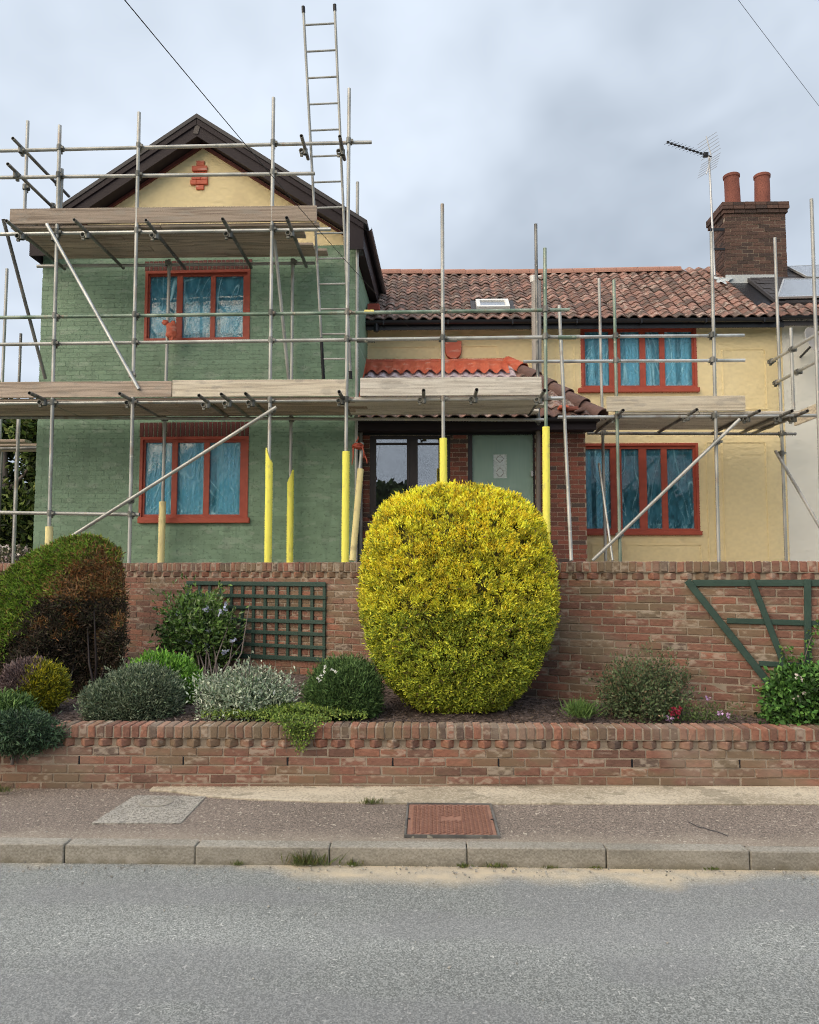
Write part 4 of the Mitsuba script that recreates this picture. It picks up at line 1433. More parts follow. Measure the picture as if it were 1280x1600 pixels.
def pipe(name, p0, p1, m='steel_mat', r=RT):
    return add(name, tube(p0, p1, r), m, sc, smooth=40)


def make_coupler():
    z = [tube([0, 0, -0.042], [0, 0, 0.042], 0.037, 10, wall=0.008), tube([-0.042, 0.052, 0], [0.042, 0.052, 0], 0.037, 10, wall=0.008),
         box(-0.018, 0.018, 0.015, 0.035, -0.02, 0.02), tube([0.04, -0.02, 0], [0.04, 0.03, 0], 0.009, 6, hollow=False), tube([0.0, 0.06, -0.055], [0.0, 0.06, -0.03], 0.009, 6, hollow=False),
         box(0.03, 0.066, -0.02, 0.016, -0.018, 0.018), box(-0.02, 0.02, 0.036, 0.074, -0.066, -0.036)]
    return mikit.ply(merge(z), 'coupler_mat', smooth=40)


COUP = make_coupler()


def coupler(x, y, z, rot=0.0):
    put('coupler', COUP, sc, T().translate([x, y, z]).rotate([0, 0, 1], rot))


stands = []
for (x, y, Y, top, m) in ((85, 520, F_, 196, 'steel_mat'), (210, 520, F_, 176, 'steel_mat'), (424, 450, F_, 153, 'steel_mat'), (543, 450, F_, 138, 'steel_mat'), (692, 500, F_, 319, 'steel_mat'), (853, 600, F_, 387, 'steel_green'),
                          (96, 290, F_ + 0.07, 264, 'steel_mat')):
    stands.append(pole_px(x, y, Y, top, m, bottom=330 if top == 264 else None))
sleeve(*stands[2], 712, F_, slant=-0.12)
sleeve(*stands[3], 705, F_)
sleeve(*stands[4], 685, F_)
sleeve(*stands[5], 668, F_)
sleeve(*stands[0], 822, F_, 'sleeve_cream')
inner = []
for (x, y, Y, top, m) in ((258, 640, I_, 405, 'steel_mat'), (455, 640, I_, 410, 'steel_mat'), (558, 450, I_, 284, 'steel_mat'), (41, 260, I_, 189, 'steel_mat'), (840, 550, I_, 350, 'steel_dark'),
                          (8, 500, 13.2, 420, 'steel_mat'), (31, 560, 14.6, 521, 'steel_dark'), (25, 760, 12.3, 648, 'steel_mat'), (0, 760, 14.5, 690, 'steel_dark')):
    inner.append(pole_px(x, y, Y, top, m, bottom=660 if top == 350 else 352 if top == 189 else None))
sleeve(*inner[0], 783, I_, 'sleeve_cream')
sleeve(*inner[1], 744, I_, slant=0.11)
right = []
for (x, y, Y, top, m) in ((964, 640, RF, 437, 'steel_green'), (1118, 640, RF, 362, 'steel_mat'), (940, 600, RI, 435, 'steel_mat'), (1219, 600, RI, 371, 'steel_mat'), (1238, 570, 12.55, 512, 'steel_mat'), (1276, 560, 11.5, 311, 'steel_mat')):
    right.append(pole_px(x, y, Y, top, m, bottom=640 if top == 512 else None))
# leaning poles
pipe('raker', P(893, 876, 10.55), P(874, 478, 11.35))
pipe('raker', P(957.5, 876, 12.2), P(936, 724, 12.85), 'steel_bright', 0.02)
rk = add('raker', tube(P(549, 876, 11.3), P(566, 692, 11.5), RT), 'steel_mat', sc, smooth=40)
scene[rk + '__sleeve'] = mikit.ply(tube(P(551, 876, 11.3), P(563.5, 733, 11.46), 0.048, 16, wall=0.02), 'sleeve_cream', smooth=40)
labels[rk + '__sleeve'] = {'label': 'cream foam sleeve on the leaning pole'}


def hz(name, x0, y0, x1, y1, Y, m='steel_mat', dy=0.05):
    a, b = P(x0, y0, Y + dy), P(x1, y1, Y + dy)
    pipe(name, a, b, m)
    return a, b


LED = {}
LED['g1'] = hz('guard_rail', -60, 237, 581, 222, F_)
LED['g2'] = hz('guard_rail', -60, 278, 492, 271, F_)
LED['u'] = hz('ledger', -10, 366, 517, 358, F_, 'steel_bright')
LED['u2'] = hz('ledger', 3, 357, 640, 352, F_ + 0.15) if False else None
LED['m1'] = hz('guard_rail', -60, 497, 890, 484, F_, 'steel_green')
LED['m2'] = hz('guard_rail', -60, 539, 905, 526, F_)
LED['l'] = hz('ledger', -60, 631, 880, 622, F_, 'steel_bright')
LED['b'] = hz('ledger', -60, 800, 218, 804, F_)
LED['ui'] = hz('ledger', 58, 416, 492, 411, I_)
LED['li'] = hz('ledger', -60, 652, 850, 656, I_ - 0.1)
LED['r1'] = hz('guard_rail', 832, 527, 1163, 524, RF, 'steel_bright')
LED['r2'] = hz('guard_rail', 818, 565, 1164, 563, RF, 'steel_bright')
LED['rl'] = hz('ledger', 872, 652, 1300, 649, RF, 'steel_bright')
LED['ri'] = hz('ledger', 918, 677, 1244, 678, RI, 'steel_dark')
# couplers where front poles and rails meet
for s in stands[:6]:
    a, b = s[1], s[2]
    for kk in ('g1', 'g2', 'u', 'm1', 'm2', 'l', 'b'):
        p, q = LED[kk]
        if p[0] - 0.02 < a[0] < q[0] + 0.05:
            t = (a[0] - p[0]) / (q[0] - p[0])
            z = p[2] + (q[2] - p[2]) * t
            if z < b[2] - 0.03:
                coupler(a[0] + (b[0] - a[0]) * (z - a[2]) / (b[2] - a[2]), a[1], z)
for s in right[:2]:
    a, b = s[1], s[2]
    for kk in ('r1', 'r2', 'rl'):
        p, q = LED[kk]
        t = (a[0] - p[0]) / (q[0] - p[0])
        coupler(a[0], a[1], p[2] + (q[2] - p[2]) * t)
for s, kk in ((inner[0], 'ui'), (inner[0], 'li'), (inner[1], 'ui'), (inner[1], 'li'), (inner[4], 'li'), (right[2], 'ri'), (right[3], 'ri'), (inner[3], 'g1')):
    a = s[1]
    p, q = LED[kk]
    t = (a[0] - p[0]) / (q[0] - p[0])
    coupler(a[0], a[1] - 0.02, p[2] + (q[2] - p[2]) * t)
# sleeve couplings on rails
for (x, y, m) in ((572, 532, 'coupler_mat'), (700, 531, 'coupler_mat'), (886, 527, 'steel_green')):
    q = P(x, y, F_ + 0.05)
    add('joint_sleeve', tube(q - [0.13, 0, 0], q + [0.13, 0, 0], 0.031, 10, wall=0.006), m, sc, smooth=40)
# transoms, with their open ends sticking out past the ledgers


def transom(x, y, Y0, Y1, m='steel_dark'):
    a = P(x, y, Y0)
    pipe('transom', a, a + [0, Y1 - Y0, 0], m)
    coupler(a[0], Y0 + 0.42, a[2] - 0.045, 90)


for (x, y) in ((10, 345), (116, 343), (228, 344), (348, 342), (448, 340)):
    transom(x, y, F_ - 0.45, I_ + 0.15)
for (x, y) in ((46, 614), (187, 615), (311, 618), (346, 616), (384, 615), (530, 612), (662, 610), (745, 609), (851, 610)):
    transom(x, y, F_ - 0.40, I_ + 0.1)
for (x, y) in ((974, 641), (1089, 640), (1187, 642), (1238, 642), (1262, 642)):
    transom(x, y, RF - 0.35, RI + 0.1)
for (x, y) in ((471, 212), (531, 213)):
    a = P(x, y, 10.45)
    pipe('ladder_tie', a, a + [0, 0.62, 0], 'steel_dark')
    coupler(a[0], F_ + 0.0, a[2] - 0.04, 90)
# side rails of the left return
for (x, y) in ((20, 216), (12, 256)):
    a = P(x, y, F_ - 0.2)
    pipe('guard_rail', a, a + [0, 1.75, 0], 'steel_dark')
    coupler(a[0], F_ + 0.02, a[2] - 0.05)
    coupler(a[0] + 0.02, I_ - 0.05, a[2])
# rails of the right return
for (x0, y0, x1, y1) in ((1203, 566, 1300, 505), (1211, 599, 1300, 548)):
    a = P(x0, y0, RI + 0.08)
    r = ray(x1, y1)
    t = (a[2] - 2) / r[2]
    b = EYE + r * t
    pipe('guard_rail', a, np.array([a[0] + 0.02, 10.4, a[2]]))
    coupler(a[0], RI, a[2])
    coupler(a[0] + 0.04, 12.55, a[2], 90)
    coupler(a[0] + 0.05, 11.5, a[2], 90)
# braces
pipe('brace', P(73, 350, F_ - 0.06), P(217, 608, F_ - 0.06), 'steel_bright')
pipe('brace', P(112, 838, F_ - 0.06), P(432, 636, F_ - 0.06), 'steel_mat')
pipe('brace', P(5, 342, F_ + 0.1), P(71, 592, I_ + 0.05), 'steel_dark')
pipe('brace', P(926, 876, RF - 0.06), P(1156, 655, RF - 0.06), 'steel_mat')
pipe('brace', P(1212, 705, RI - 0.06), P(1290, 838, 11.9), 'steel_mat')
pipe('brace', P(429, 374, F_ + 0.3), P(456, 640, I_ - 0.06), 'steel_mat')
for (x, y, Y) in ((84, 372, F_ - 0.02), (205, 585, F_ - 0.02), (202, 782, F_ - 0.02), (424, 641, F_ - 0.02), (1122, 690, RF - 0.02), (968, 836, RF - 0.02), (1222, 708, RI - 0.02)):
    q = P(x, y, Y)
    coupler(q[0], q[1], q[2])


# boards
def board(name, x0, x1, y0, y1, z0, z1, m, par=sc, jit=0.003, lab=None):
    v, f = cbox(x1 - x0, y1 - y0, z1 - z0, 0.003, jit * 0.3, RNG)
    uv = np.tile([RNG.random(), RNG.random()], (len(v), 1))
    k = add(name, (v, f), m, par, uv=uv, M=T().translate([(x0 + x1) / 2 + RNG.normal(0, jit), (y0 + y1) / 2, (z0 + z1) / 2 + RNG.normal(0, jit * 0.5)]))
    if lab:
        labels[k] = {'label': lab}
    return k


BW = 0.222
uz = P(250, 349, F_)[2]
xl = P(16, 350, F_)[0]
for i in range(5):
    xr = [P(498, 349, F_)[0], P(470, 349, F_)[0], P(455, 345, F_)[0], P(478, 345, F_)[0], P(498, 345, F_)[0]][i]
    mid = [-3.9, -4.6, -3.6, -4.3, -3.2][i]
    y0 = F_ + 0.02 + i * (BW + 0.006)
    board('deck_board', xl + 0.05 * i * (i > 1) * 0.3, mid - 0.004, y0, y0 + BW, uz - 0.04, uz, 'wood_brown')
    board('deck_board', mid + 0.004, xr, y0, y0 + BW, uz - 0.04, uz, 'wood_brown')
board('toe_board', xl, P(495, 335, F_)[0], F_ + 0.03 - 0.06, F_ + 0.03 - 0.022, uz + 0.003, uz + 0.232, 'wood_brown', lab='brown toe board of the top deck')
board('toe_board', xl + 0.0, xl + 0.04, F_ + 0.05, F_ + 1.1, uz + 0.003, uz + 0.22, 'wood_brown')
lz = P(250, 621, F_)[2]
for i in range(5):
    y0 = F_ + 0.02 + i * (BW + 0.006)
    xs = [-7.6, [-4.2, -3.7, -4.6, -4.0, -3.9][i], [-1.05, -1.3, -0.9, -1.1, -1.2][i], P([858, 850, 862, 846, 858][i], 620, F_)[0]]
    for a, b in zip(xs[:-1], xs[1:]):
        board('deck_board', a + 0.004, b - 0.004, y0, y0 + BW, lz - 0.04, lz, 'wood_grey' if a > -1.5 else 'wood_brown')
tb0, tb1 = F_ - 0.03, F_ + 0.008
board('toe_board', -7.6, P(269.5, 600, F_)[0], tb0, tb1, lz + 0.003, lz + 0.232, 'wood_brown', lab='brown weathered toe board at the left of the lower deck')
board('toe_board', P(270.5, 600, F_)[0], P(541, 600, F_)[0], tb0, tb1, lz + 0.003, lz + 0.245, 'wood_pale', lab='pale new toe board in the middle of the lower deck')
board('toe_board', P(563, 600, F_)[0], P(846, 600, F_)[0], tb0, tb1, lz - 0.0, lz + 0.262, 'wood_grey', lab='grey splashed toe board before the porch roof')
rz = P(1000, 643, RF)[2]
for i in range(6):
    y0 = RF + 0.02 + i * (BW + 0.006)
    xs = [P([962, 955, 948, 940, 935, 930][i], 645, RF)[0] + 0.05, P(1290, 645, RF)[0]]
    board('deck_board', xs[0], 4.2, y0, y0 + BW, rz - 0.04, rz, 'wood_grey')
    board('deck_board', 4.21, 5.75 + 0.1 * (i % 2), y0, y0 + BW, rz - 0.04, rz, 'wood_grey')
board('toe_board', P(947, 630, RF)[0], P(1163, 630, RF)[0], RF - 0.03, RF + 0.008, rz + 0.003, rz + 0.235, 'wood_pale', lab='pale toe board in front of the yellow cottage')
q = P(1237, 640, RI)
for i in range(3):
    board('deck_board', q[0] + 0.02 + i * 0.228, q[0] + 0.242 + i * 0.228, 10.2, RF - 0.1, rz - 0.04, rz, 'wood_grey')
v = cbox(0.038, 2.6, 0.225, 0.003)
k = add('toe_board', v, 'wood_pale', sc, uv=np.tile([0.4, 0.3], (len(v[0]), 1)), M=T().translate([P(1236, 640, RI)[0] - 0.01, 11.85, rz + 0.125]))
labels[k] = {'label': 'pale toe board on the return at the right edge'}
# planks of the side scaffold seen under the lower deck at the far left
for i in range(3):
    board('deck_board', -8.6, -6.75, 12.6 + i * 0.45, 12.6 + i * 0.45 + 0.22, P(30, 690, 12.6)[2], P(30, 690, 12.6)[2] + 0.04, 'wood_brown')
pipe('ledger', P(-40, 702, 12.5), P(58, 700, 12.5), 'steel_dark')
# bright tape on a rail
q = P(577, 487, F_ + 0.05)
key = add('marker_tape', tube(q - [0.07, 0, 0], q + [0.07, 0, 0], 0.0275, 12, wall=0.002), 'glow_yellow', sc, smooth=40)

# ------------------------------------------------------------------ ladder
ld = thing('ladder', 'long steel ladder rising from the lower deck past the roof', 'ladder')
lt, lb_ = 10.62, 11.5
L0, L1 = P(474, 12, lt), P(505.5, 590, lb_)
R0, R1 = P(523, 9, lt), P(548, 590, lb_)
add('stile', tube(L1, L0, 0.020, 10, hollow=False), 'steel_mat', ld, smooth=40)
add('stile', tube(R1, R0, 0.020, 10, hollow=False), 'steel_mat', ld, smooth=40)
for s, (a, b) in enumerate(((L0, L1), (R0, R1))):
    d = (b - a) / np.linalg.norm(b - a)
    add('end_cap', tube(a - d * 0.02, a + d * 0.07, 0.026, 10, hollow=False), 'black_mat', ld)
    add('end_cap', tube(b - d * 0.62 + d * 0.02, b + d * 0.02, 0.026, 10, hollow=False) if s == 0 else tube(b - d * 0.1, b + d * 0.02, 0.026, 10, hollow=False), 'black_mat', ld)
nr = 14
for k in range(nr):
    t = 0.045 + k * (0.93 / (nr - 0.6))
    add('rung', tube(L0 + (L1 - L0) * t, R0 + (R1 - R0) * (t + 0.0), 0.0145, 8, hollow=False), 'steel_mat', ld, smooth=40)

# ------------------------------------------------------------------ small red things
rag = thing('red_rag', 'crumpled orange-red rag tied to the pole in front of the upper window', 'rag')


def rag_mesh(q, w, h, seed, tail=0.0):
    def f(u, v):
        a = u * 2 * math.pi
        b = v * math.pi
        r = 1 + 0.5 * (meshkit.fbm(np.stack([np.cos(a) * 1.5 * np.sin(b) + seed, np.sin(a) * 1.5 * np.sin(b), np.cos(b) * 2.0], -1)) - 0.5) * 2
        return np.stack([q[0] + w * r * np.cos(a) * np.sin(b), q[1] + w * 0.6 * r * np.sin(a) * np.sin(b), q[2] + h * r * np.cos(b)], -1)
    return grid(28, 18, f)


add('cloth', rag_mesh(P(268, 516, I_ - 0.05), 0.09, 0.15, 3.0), 'orange_mat', rag, smooth=50)
add('knot', rag_mesh(P(258, 504, I_ - 0.06), 0.05, 0.045, 9.0), 'orange_mat', rag, smooth=50)
tp = thing('red_strap', 'torn red strap tied round the leaning sleeved pole by the porch', 'strap')
add('knot', rag_mesh(P(559, 697, 11.42), 0.09, 0.045, 5.0), 'red_mat', tp, smooth=50)
for k, (x0, y0, x1, y1) in enumerate(((552, 700, 550, 726), (566, 697, 569, 716), (569, 710, 574, 724), (557, 690, 560, 682))):
    a, b = P(x0, y0, 11.4), P(x1, y1, 11.38)
    add('strip', polytube([a, (a + b) / 2 + [0.012, -0.01, 0], b], [0.014, 0.011, 0.007], 6), 'red_mat', tp, smooth=True)
# red-painted foot of the gable verge by the cottage gutter
add('verge_foot', xm(cbox(0.22, 0.2, 0.12, 0.01), trans(*P(584, 482, 13.6))), 'red_mat', gh)

# ------------------------------------------------------------------ overhead wires


def wire(label, a, b, sag, r=0.0030):
    k = nk('overhead_wire')
    t = np.linspace(0, 1, 40)[:, None]
    pts = a + (b - a) * t
    pts[:, 2] -= sag * 4 * (t[:, 0] * (1 - t[:, 0]))
    scene[k] = mikit.ply(polytube(pts, r, 6), 'wire_mat', smooth=True)
    tag(k, label, 'wire')


wa, wb = P(213, 0, 3.6), P(640, 512, 13.45)
wire('thin black wire crossing the gable roof down to the cottage gutter', wa + (wa - wb) * 0.25, wb, 0.11)
wa, wb = P(1159, 0, 8.5), P(1400, 318, 13.5)
wire('thin black wire in the upper right corner of the sky', wa + (wa - wb) * 0.5, wb, 0.06)

# ------------------------------------------------------------------ trellises
tr = thing('square_trellis', 'dark green square lattice trellis on the tall brick wall', 'trellis')
t0, tz1 = FU.at(292, 909, -0.03)
t1, tz0 = FU.at(507, 1034, -0.03)
ncol, nrow = 13, 7
for k in range(ncol):
    u = t0 + 0.02 + (t1 - t0 - 0.04) * k / (ncol - 1)
    add('upright_batten', xm(cbox(0.040, 0.014, tz1 - tz0, 0.003, 0.0015, RNG), trans(u + RNG.normal(0, 0.003), -0.014, (tz0 + tz1) / 2)), 'trellis_mat', tr, M=FU.T)
for k in range(nrow):
    z = tz0 + 0.02 + (tz1 - tz0 - 0.04) * k / (nrow - 1)
    w = 0.05 if k in (0, nrow - 1) else 0.042
    add('cross_batten', xm(cbox(t1 - t0 + 0.02, 0.014, w, 0.003, 0.0015, RNG), trans((t0 + t1) / 2, -0.0305, z + RNG.normal(0, 0.004)) @ rotm([0, 1, 0], RNG.normal(0, 0.002))), 'trellis_mat', tr, M=FU.T)
ft = thing('fan_trellis', 'dark green fan shaped trellis at the right end of the wall', 'trellis')


def batten(name, x0, y0, x1, y1, w, d):
    a, za = FU.at(x0, y0, -0.03)
    b, zb__ = FU.at(x1, y1, -0.03)
    L = math.hypot(b - a, zb__ - za)
    add(name, xm(cbox(L, 0.018, w, 0.003, 0.001, RNG), trans((a + b) / 2, d, (za + zb__) / 2) @ rotm([0, 1, 0], -math.atan2(zb__ - za, b - a))), 'trellis_mat', ft, M=FU.T)


batten('cross_batten', 1082, 911, 1330, 911, 0.060, -0.015)
batten('cross_batten', 1136, 970, 1300, 975, 0.05, -0.015)
batten('cross_batten', 1186, 1037, 1300, 1042, 0.045, -0.015)
batten('upright_batten', 1074, 907, 1214, 1083, 0.062, -0.0345)
batten('upright_batten', 1174, 905, 1240, 1075, 0.056, -0.0345)
batten('upright_batten', 1262, 905, 1263, 1080, 0.058, -0.0345)
batten('upright_batten', 1350, 905, 1290, 1080, 0.056, -0.0345)

# ------------------------------------------------------------------ covers in the pavement


def pz(x, y):
    return 0.118 + 0.010 * (y - YK) + 0.004


mc = thing('manhole_cover', 'rusty red rectangular iron cover set in the pavement', 'manhole cover')
c00, c10, c11, c01 = gp(632, 1307), gp(773, 1306), gp(769, 1257), gp(641, 1258)
mx0, mx1, my0, my1 = (c00[0] + c01[0]) / 2, (c10[0] + c11[0]) / 2, c00[1], c01[1]
zz_ = 0.127
fp = sbox(mx0 - 0.014, my0 - 0.014, mx1 + 0.014, my1 + 0.014).difference(sbox(mx0, my0, mx1, my1))
m = trimesh.creation.extrude_polygon(fp, 0.02)
add('frame', m, 'steel_dark', mc, M=T().translate([0, 0, zz_ - 0.005]))
add('lid', box(mx0 + 0.006, mx1 - 0.006, my0 + 0.006, my1 - 0.006, zz_ - 0.03, zz_ + 0.006), 'rust_mat', mc)
ribs = []
rng = np.random.default_rng(6)
ang = math.radians(52)
step = 0.042
for i in range(-30, 60):
    for j in range(-30, 60):
        x, y = mx0 + 0.02 + i * step * 0.72, my0 + 0.025 + j * step * 0.9 + (i % 2) * 0.012
        if mx0 + 0.03 < x < mx1 - 0.03 and my0 + 0.035 < y < my1 - 0.035 and not (abs(x - (mx0 + mx1) / 2) < 0.07 and abs(y - (my0 + my1) / 2) < 0.05):
            ribs.append(xm(cbox(0.040, 0.012, 0.014, 0.003), trans(x, y, zz_ + 0.0095) @ rotm([0, 0, 1], ang + rng.normal(0, 0.05))))
stuffpart(add('raised_rib', merge(ribs), 'rust_mat', mc))
for x in (mx0 + 0.012, mx1 - 0.012):
    add('keyhole', box(x - 0.011, x + 0.011, (my0 + my1) / 2 - 0.014, (my0 + my1) / 2 + 0.014, zz_ + 0.002, zz_ + 0.0075), 'black_mat', mc)
cpz = thing('concrete_patch', 'pale concrete patch in the pavement around a small round cover', 'concrete patch')
pp_ = [gp(143, 1286), gp(282, 1286), gp(322, 1244), gp(212, 1242)]
m = trimesh.creation.extrude_polygon(Polygon(pp_), 0.03)
add('slab', m, 'patch_mat', cpz, M=T().translate([0, 0, pz(0, 6.0) - 0.033]))
rc = gp(244, 1254)
ringp = Polygon([(0.13 * math.cos(a), 0.115 * math.sin(a)) for a in np.linspace(0, 6.283, 28)]).difference(Polygon([(0.105 * math.cos(a), 0.092 * math.sin(a)) for a in np.linspace(0, 6.283, 28)]))
add('cover_ring', trimesh.creation.extrude_polygon(ringp, 0.012), 'conc_mat', cpz, M=T().translate([rc[0], rc[1], pz(0, 6.0) - 0.010]))
add('cover_lid', trimesh.creation.extrude_polygon(Polygon([(0.103 * math.cos(a), 0.09 * math.sin(a)) for a in np.linspace(0, 6.283, 28)]), 0.012), 'patch_mat', cpz, M=T().translate([rc[0], rc[1], pz(0, 6.0) - 0.012]))

# ------------------------------------------------------------------ plants


def leaves(pos, dirs, L, W, col, rng, bend=0.25):
    """Many two-triangle leaves: (vertices, faces, colours)."""
    n = len(pos)
    dirs = dirs / (np.linalg.norm(dirs, axis=1, keepdims=True) + 1e-9)
    s = np.cross(dirs, rng.normal(size=(n, 3)))
    s /= np.linalg.norm(s, axis=1, keepdims=True) + 1e-9
    up = np.cross(s, dirs)
    L = np.broadcast_to(L, n)[:, None]
    W = np.broadcast_to(W, n)[:, None]
    mid = pos + dirs * L * 0.5
    v = np.stack([pos, mid + s * W * 0.5 + up * W * bend, pos + dirs * L, mid - s * W * 0.5 + up * W * bend], 1).reshape(-1, 3)
    b = np.arange(n)[:, None] * 4
    f = np.vstack([b + [0, 1, 2], b + [0, 2, 3]])
    return v, f, np.repeat(col, 4, 0)


def sphere_pts(n, rng):
    p = rng.normal(size=(n, 3))
    return p / np.linalg.norm(p, axis=1, keepdims=True)


def palette(n, cols, w, rng, jit=0.18):
    c = np.array(cols)[rng.choice(len(cols), n, p=np.array(w) / sum(w))]
    return np.clip(c * (1 + rng.normal(0, jit, (n, 1))), 0.004, 0.9)


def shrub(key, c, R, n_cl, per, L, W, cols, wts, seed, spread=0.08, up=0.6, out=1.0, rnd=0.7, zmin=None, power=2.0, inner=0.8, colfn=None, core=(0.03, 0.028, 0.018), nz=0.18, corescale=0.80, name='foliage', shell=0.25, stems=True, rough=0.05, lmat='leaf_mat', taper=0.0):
    """A shrub as leaf clumps spread through the outer shell of a bulging, uneven volume, round a solid core painted dark as inner shade."""
    rng = np.random.default_rng(seed)
    c, R = np.asarray(c, float), np.asarray(R, float)
    d = sphere_pts(n_cl, rng)
    d /= (np.sum(np.abs(d) ** power, 1, keepdims=True)) ** (1 / power)
    if zmin is not None:
        d = d[c[2] + d[:, 2] * R[2] > zmin]
    k = 1 + nz * (meshkit.fbm(d * 2.2 + seed) - 0.5) * 2 + rough * (meshkit.fbm(d * 11 + seed) - 0.5) * 2
    cc = c + d * R * (k * (1 - shell * rng.random(len(d)) ** 2))[:, None]
    cc[:, :2] = c[:2] + (cc[:, :2] - c[:2]) * (1 - taper * np.clip(-(cc[:, 2:3] - c[2]) / R[2], 0, 1) ** 1.6)
    nrm = d / R
    nrm /= np.linalg.norm(nrm, axis=1, keepdims=True)
    m = len(cc)
    pos = np.repeat(cc, per, 0) + rng.normal(0, spread, (m * per, 3)) * np.array([1, 1, 1])
    tone = np.repeat(rng.normal(0, 0.22, m), per)
    dirs = np.repeat(nrm, per, 0) * out + np.array([0, 0, up]) + rng.normal(0, rnd, (m * per, 3))
    col = palette(m * per, cols, wts, rng)
    if colfn is not None:
        col = colfn(pos, col, rng)
    col = np.clip(col * (1 + tone[:, None]), 0.004, 0.9)
    if zmin is not None:
        ok = pos[:, 2] > zmin - 0.02
        pos, dirs, col = pos[ok], dirs[ok], col[ok]
    LL = L * rng.uniform(0.6, 1.3, len(pos))
    v, f, cv = leaves(pos, dirs, LL, W * LL / L, col, rng)
    stuffpart(add(name, (v, f), lmat, key, color=cv))
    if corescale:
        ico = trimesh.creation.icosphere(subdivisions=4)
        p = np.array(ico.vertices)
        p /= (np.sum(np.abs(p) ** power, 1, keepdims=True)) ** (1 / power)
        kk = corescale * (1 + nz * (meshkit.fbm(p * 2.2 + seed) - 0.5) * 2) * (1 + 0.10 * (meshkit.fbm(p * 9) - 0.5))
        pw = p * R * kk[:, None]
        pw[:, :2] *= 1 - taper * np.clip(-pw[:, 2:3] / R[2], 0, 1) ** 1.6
        add('inner_twigs', (c + pw, np.array(ico.faces)), 'leaf_mat', key, smooth=True, color=np.tile(core, (len(p), 1)))  # solid core, its dark colour stands for shade between the leaves
    if stems:
        zt0 = c[2] - R[2]
        rs = np.random.default_rng(seed + 1)
        for i in range(3):
            a = c + rs.normal(0, 0.10, 3) * R
            add('stem', polytube([[c[0] + rs.normal(0, 0.04), c[1] + rs.normal(0, 0.04), zt0 - 0.15], (np.array([c[0], c[1], zt0]) + a) / 2 + rs.normal(0, 0.02, 3), a], [0.016, 0.012, 0.005], 6), 'brown_plastic', key, smooth=True)


def flowers(key, pts, r, col, seed, petals=5):
    rng = np.random.default_rng(seed)
    pos, dirs = [], []
    for p in pts:
        for k in range(petals * 2):
            pos.append(p + rng.normal(0, r * 0.3, 3))
            dirs.append(rng.normal(0, 1, 3) + np.array([0, -0.6, 0.4]))
    pos, dirs = np.array(pos), np.array(dirs)
    c = np.clip(np.array(col) * (1 + rng.normal(0, 0.1, (len(pos), 1))), 0, 0.9)
    v, f, cv = leaves(pos, dirs, r, r * 0.8, c, rng)
    return stuffpart(add('flowers', (v, f), 'leaf_mat', key, color=cv))


def shoots(key, c, R, n, cols, length, L, W, seed, zdir=0.9, up_only=True):
    """Stray shoots standing out of a shrub's outline."""
    rng = np.random.default_rng(seed)
    ms, cc = [], []
    for k in range(n):
        d = sphere_pts(1, rng)[0]
        d[2] = abs(d[2]) if up_only else d[2]
        d[1] = -abs(d[1]) * 0.8
        d /= np.linalg.norm(d)
        a = np.asarray(c) + d * np.asarray(R) * 0.92
        e = a + (d * 0.7 + np.array([0, 0, zdir]) + rng.normal(0, 0.3, 3)) / 1.4 * length * rng.uniform(0.4, 1.2)
        m = 14
        t = rng.random(m)
        p = a + (e - a) * t[:, None] + rng.normal(0, 0.006, (m, 3))
        v, f, cv = leaves(p, (e - a)[None, :] / length + rng.normal(0, 0.6, (m, 3)), L * rng.uniform(0.6, 1.2, m), W, palette(m, cols, [1] * len(cols), rng), rng)
        ms.append((v, f))
        cc.append(cv)
    stuffpart(add('stray_shoots', merge(ms), 'leaf_mat', key, color=np.vstack(cc)))


# golden conifer
gb = thing('golden_bush', 'large clipped golden yellow conifer bush in front of the porch', 'bush')
gY = 7.6
gl, gr_ = P(560, 950, gY), P(871, 950, gY)
gtop, gbot = P(715, 771, gY)[2], P(715, 1120, gY - 0.4)[2]
gc = np.array([(gl[0] + gr_[0]) / 2, gY, (gtop + gbot) / 2 + 0.02])
gR = np.array([(gr_[0] - gl[0]) / 2 - 0.065, 0.72, (gtop - gbot) / 2 + 0.0])


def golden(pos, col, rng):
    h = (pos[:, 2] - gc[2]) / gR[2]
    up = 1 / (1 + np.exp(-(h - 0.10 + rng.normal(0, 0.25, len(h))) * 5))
    g = np.array([[1.05, 0.83, 0.06]]) * up[:, None] + np.array([[0.54, 0.60, 0.065]]) * (1 - up[:, None])  # yellow above, greener below; sunlit top brightness also put into the leaf colour
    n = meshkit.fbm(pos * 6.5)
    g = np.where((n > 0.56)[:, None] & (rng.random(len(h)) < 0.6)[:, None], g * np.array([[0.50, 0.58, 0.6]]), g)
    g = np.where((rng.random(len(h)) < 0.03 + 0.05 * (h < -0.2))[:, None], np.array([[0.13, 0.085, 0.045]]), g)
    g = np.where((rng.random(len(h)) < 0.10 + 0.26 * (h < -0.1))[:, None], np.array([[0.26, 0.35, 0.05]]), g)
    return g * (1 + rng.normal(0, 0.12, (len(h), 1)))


def taper(v):
    h = (v[:, 2] - gc[2]) / gR[2]
    return v


shrub(gb, gc, gR, 9800, 32, 0.036, 0.0125, [(0.5, 0.45, 0.03)], [1], 31, spread=0.018, up=0.9, out=0.9, rnd=0.75, power=3.0, colfn=golden, core=(0.09, 0.085, 0.02), nz=0.05, corescale=0.85, zmin=gbot, shell=0.11, rough=0.045, taper=0.24)

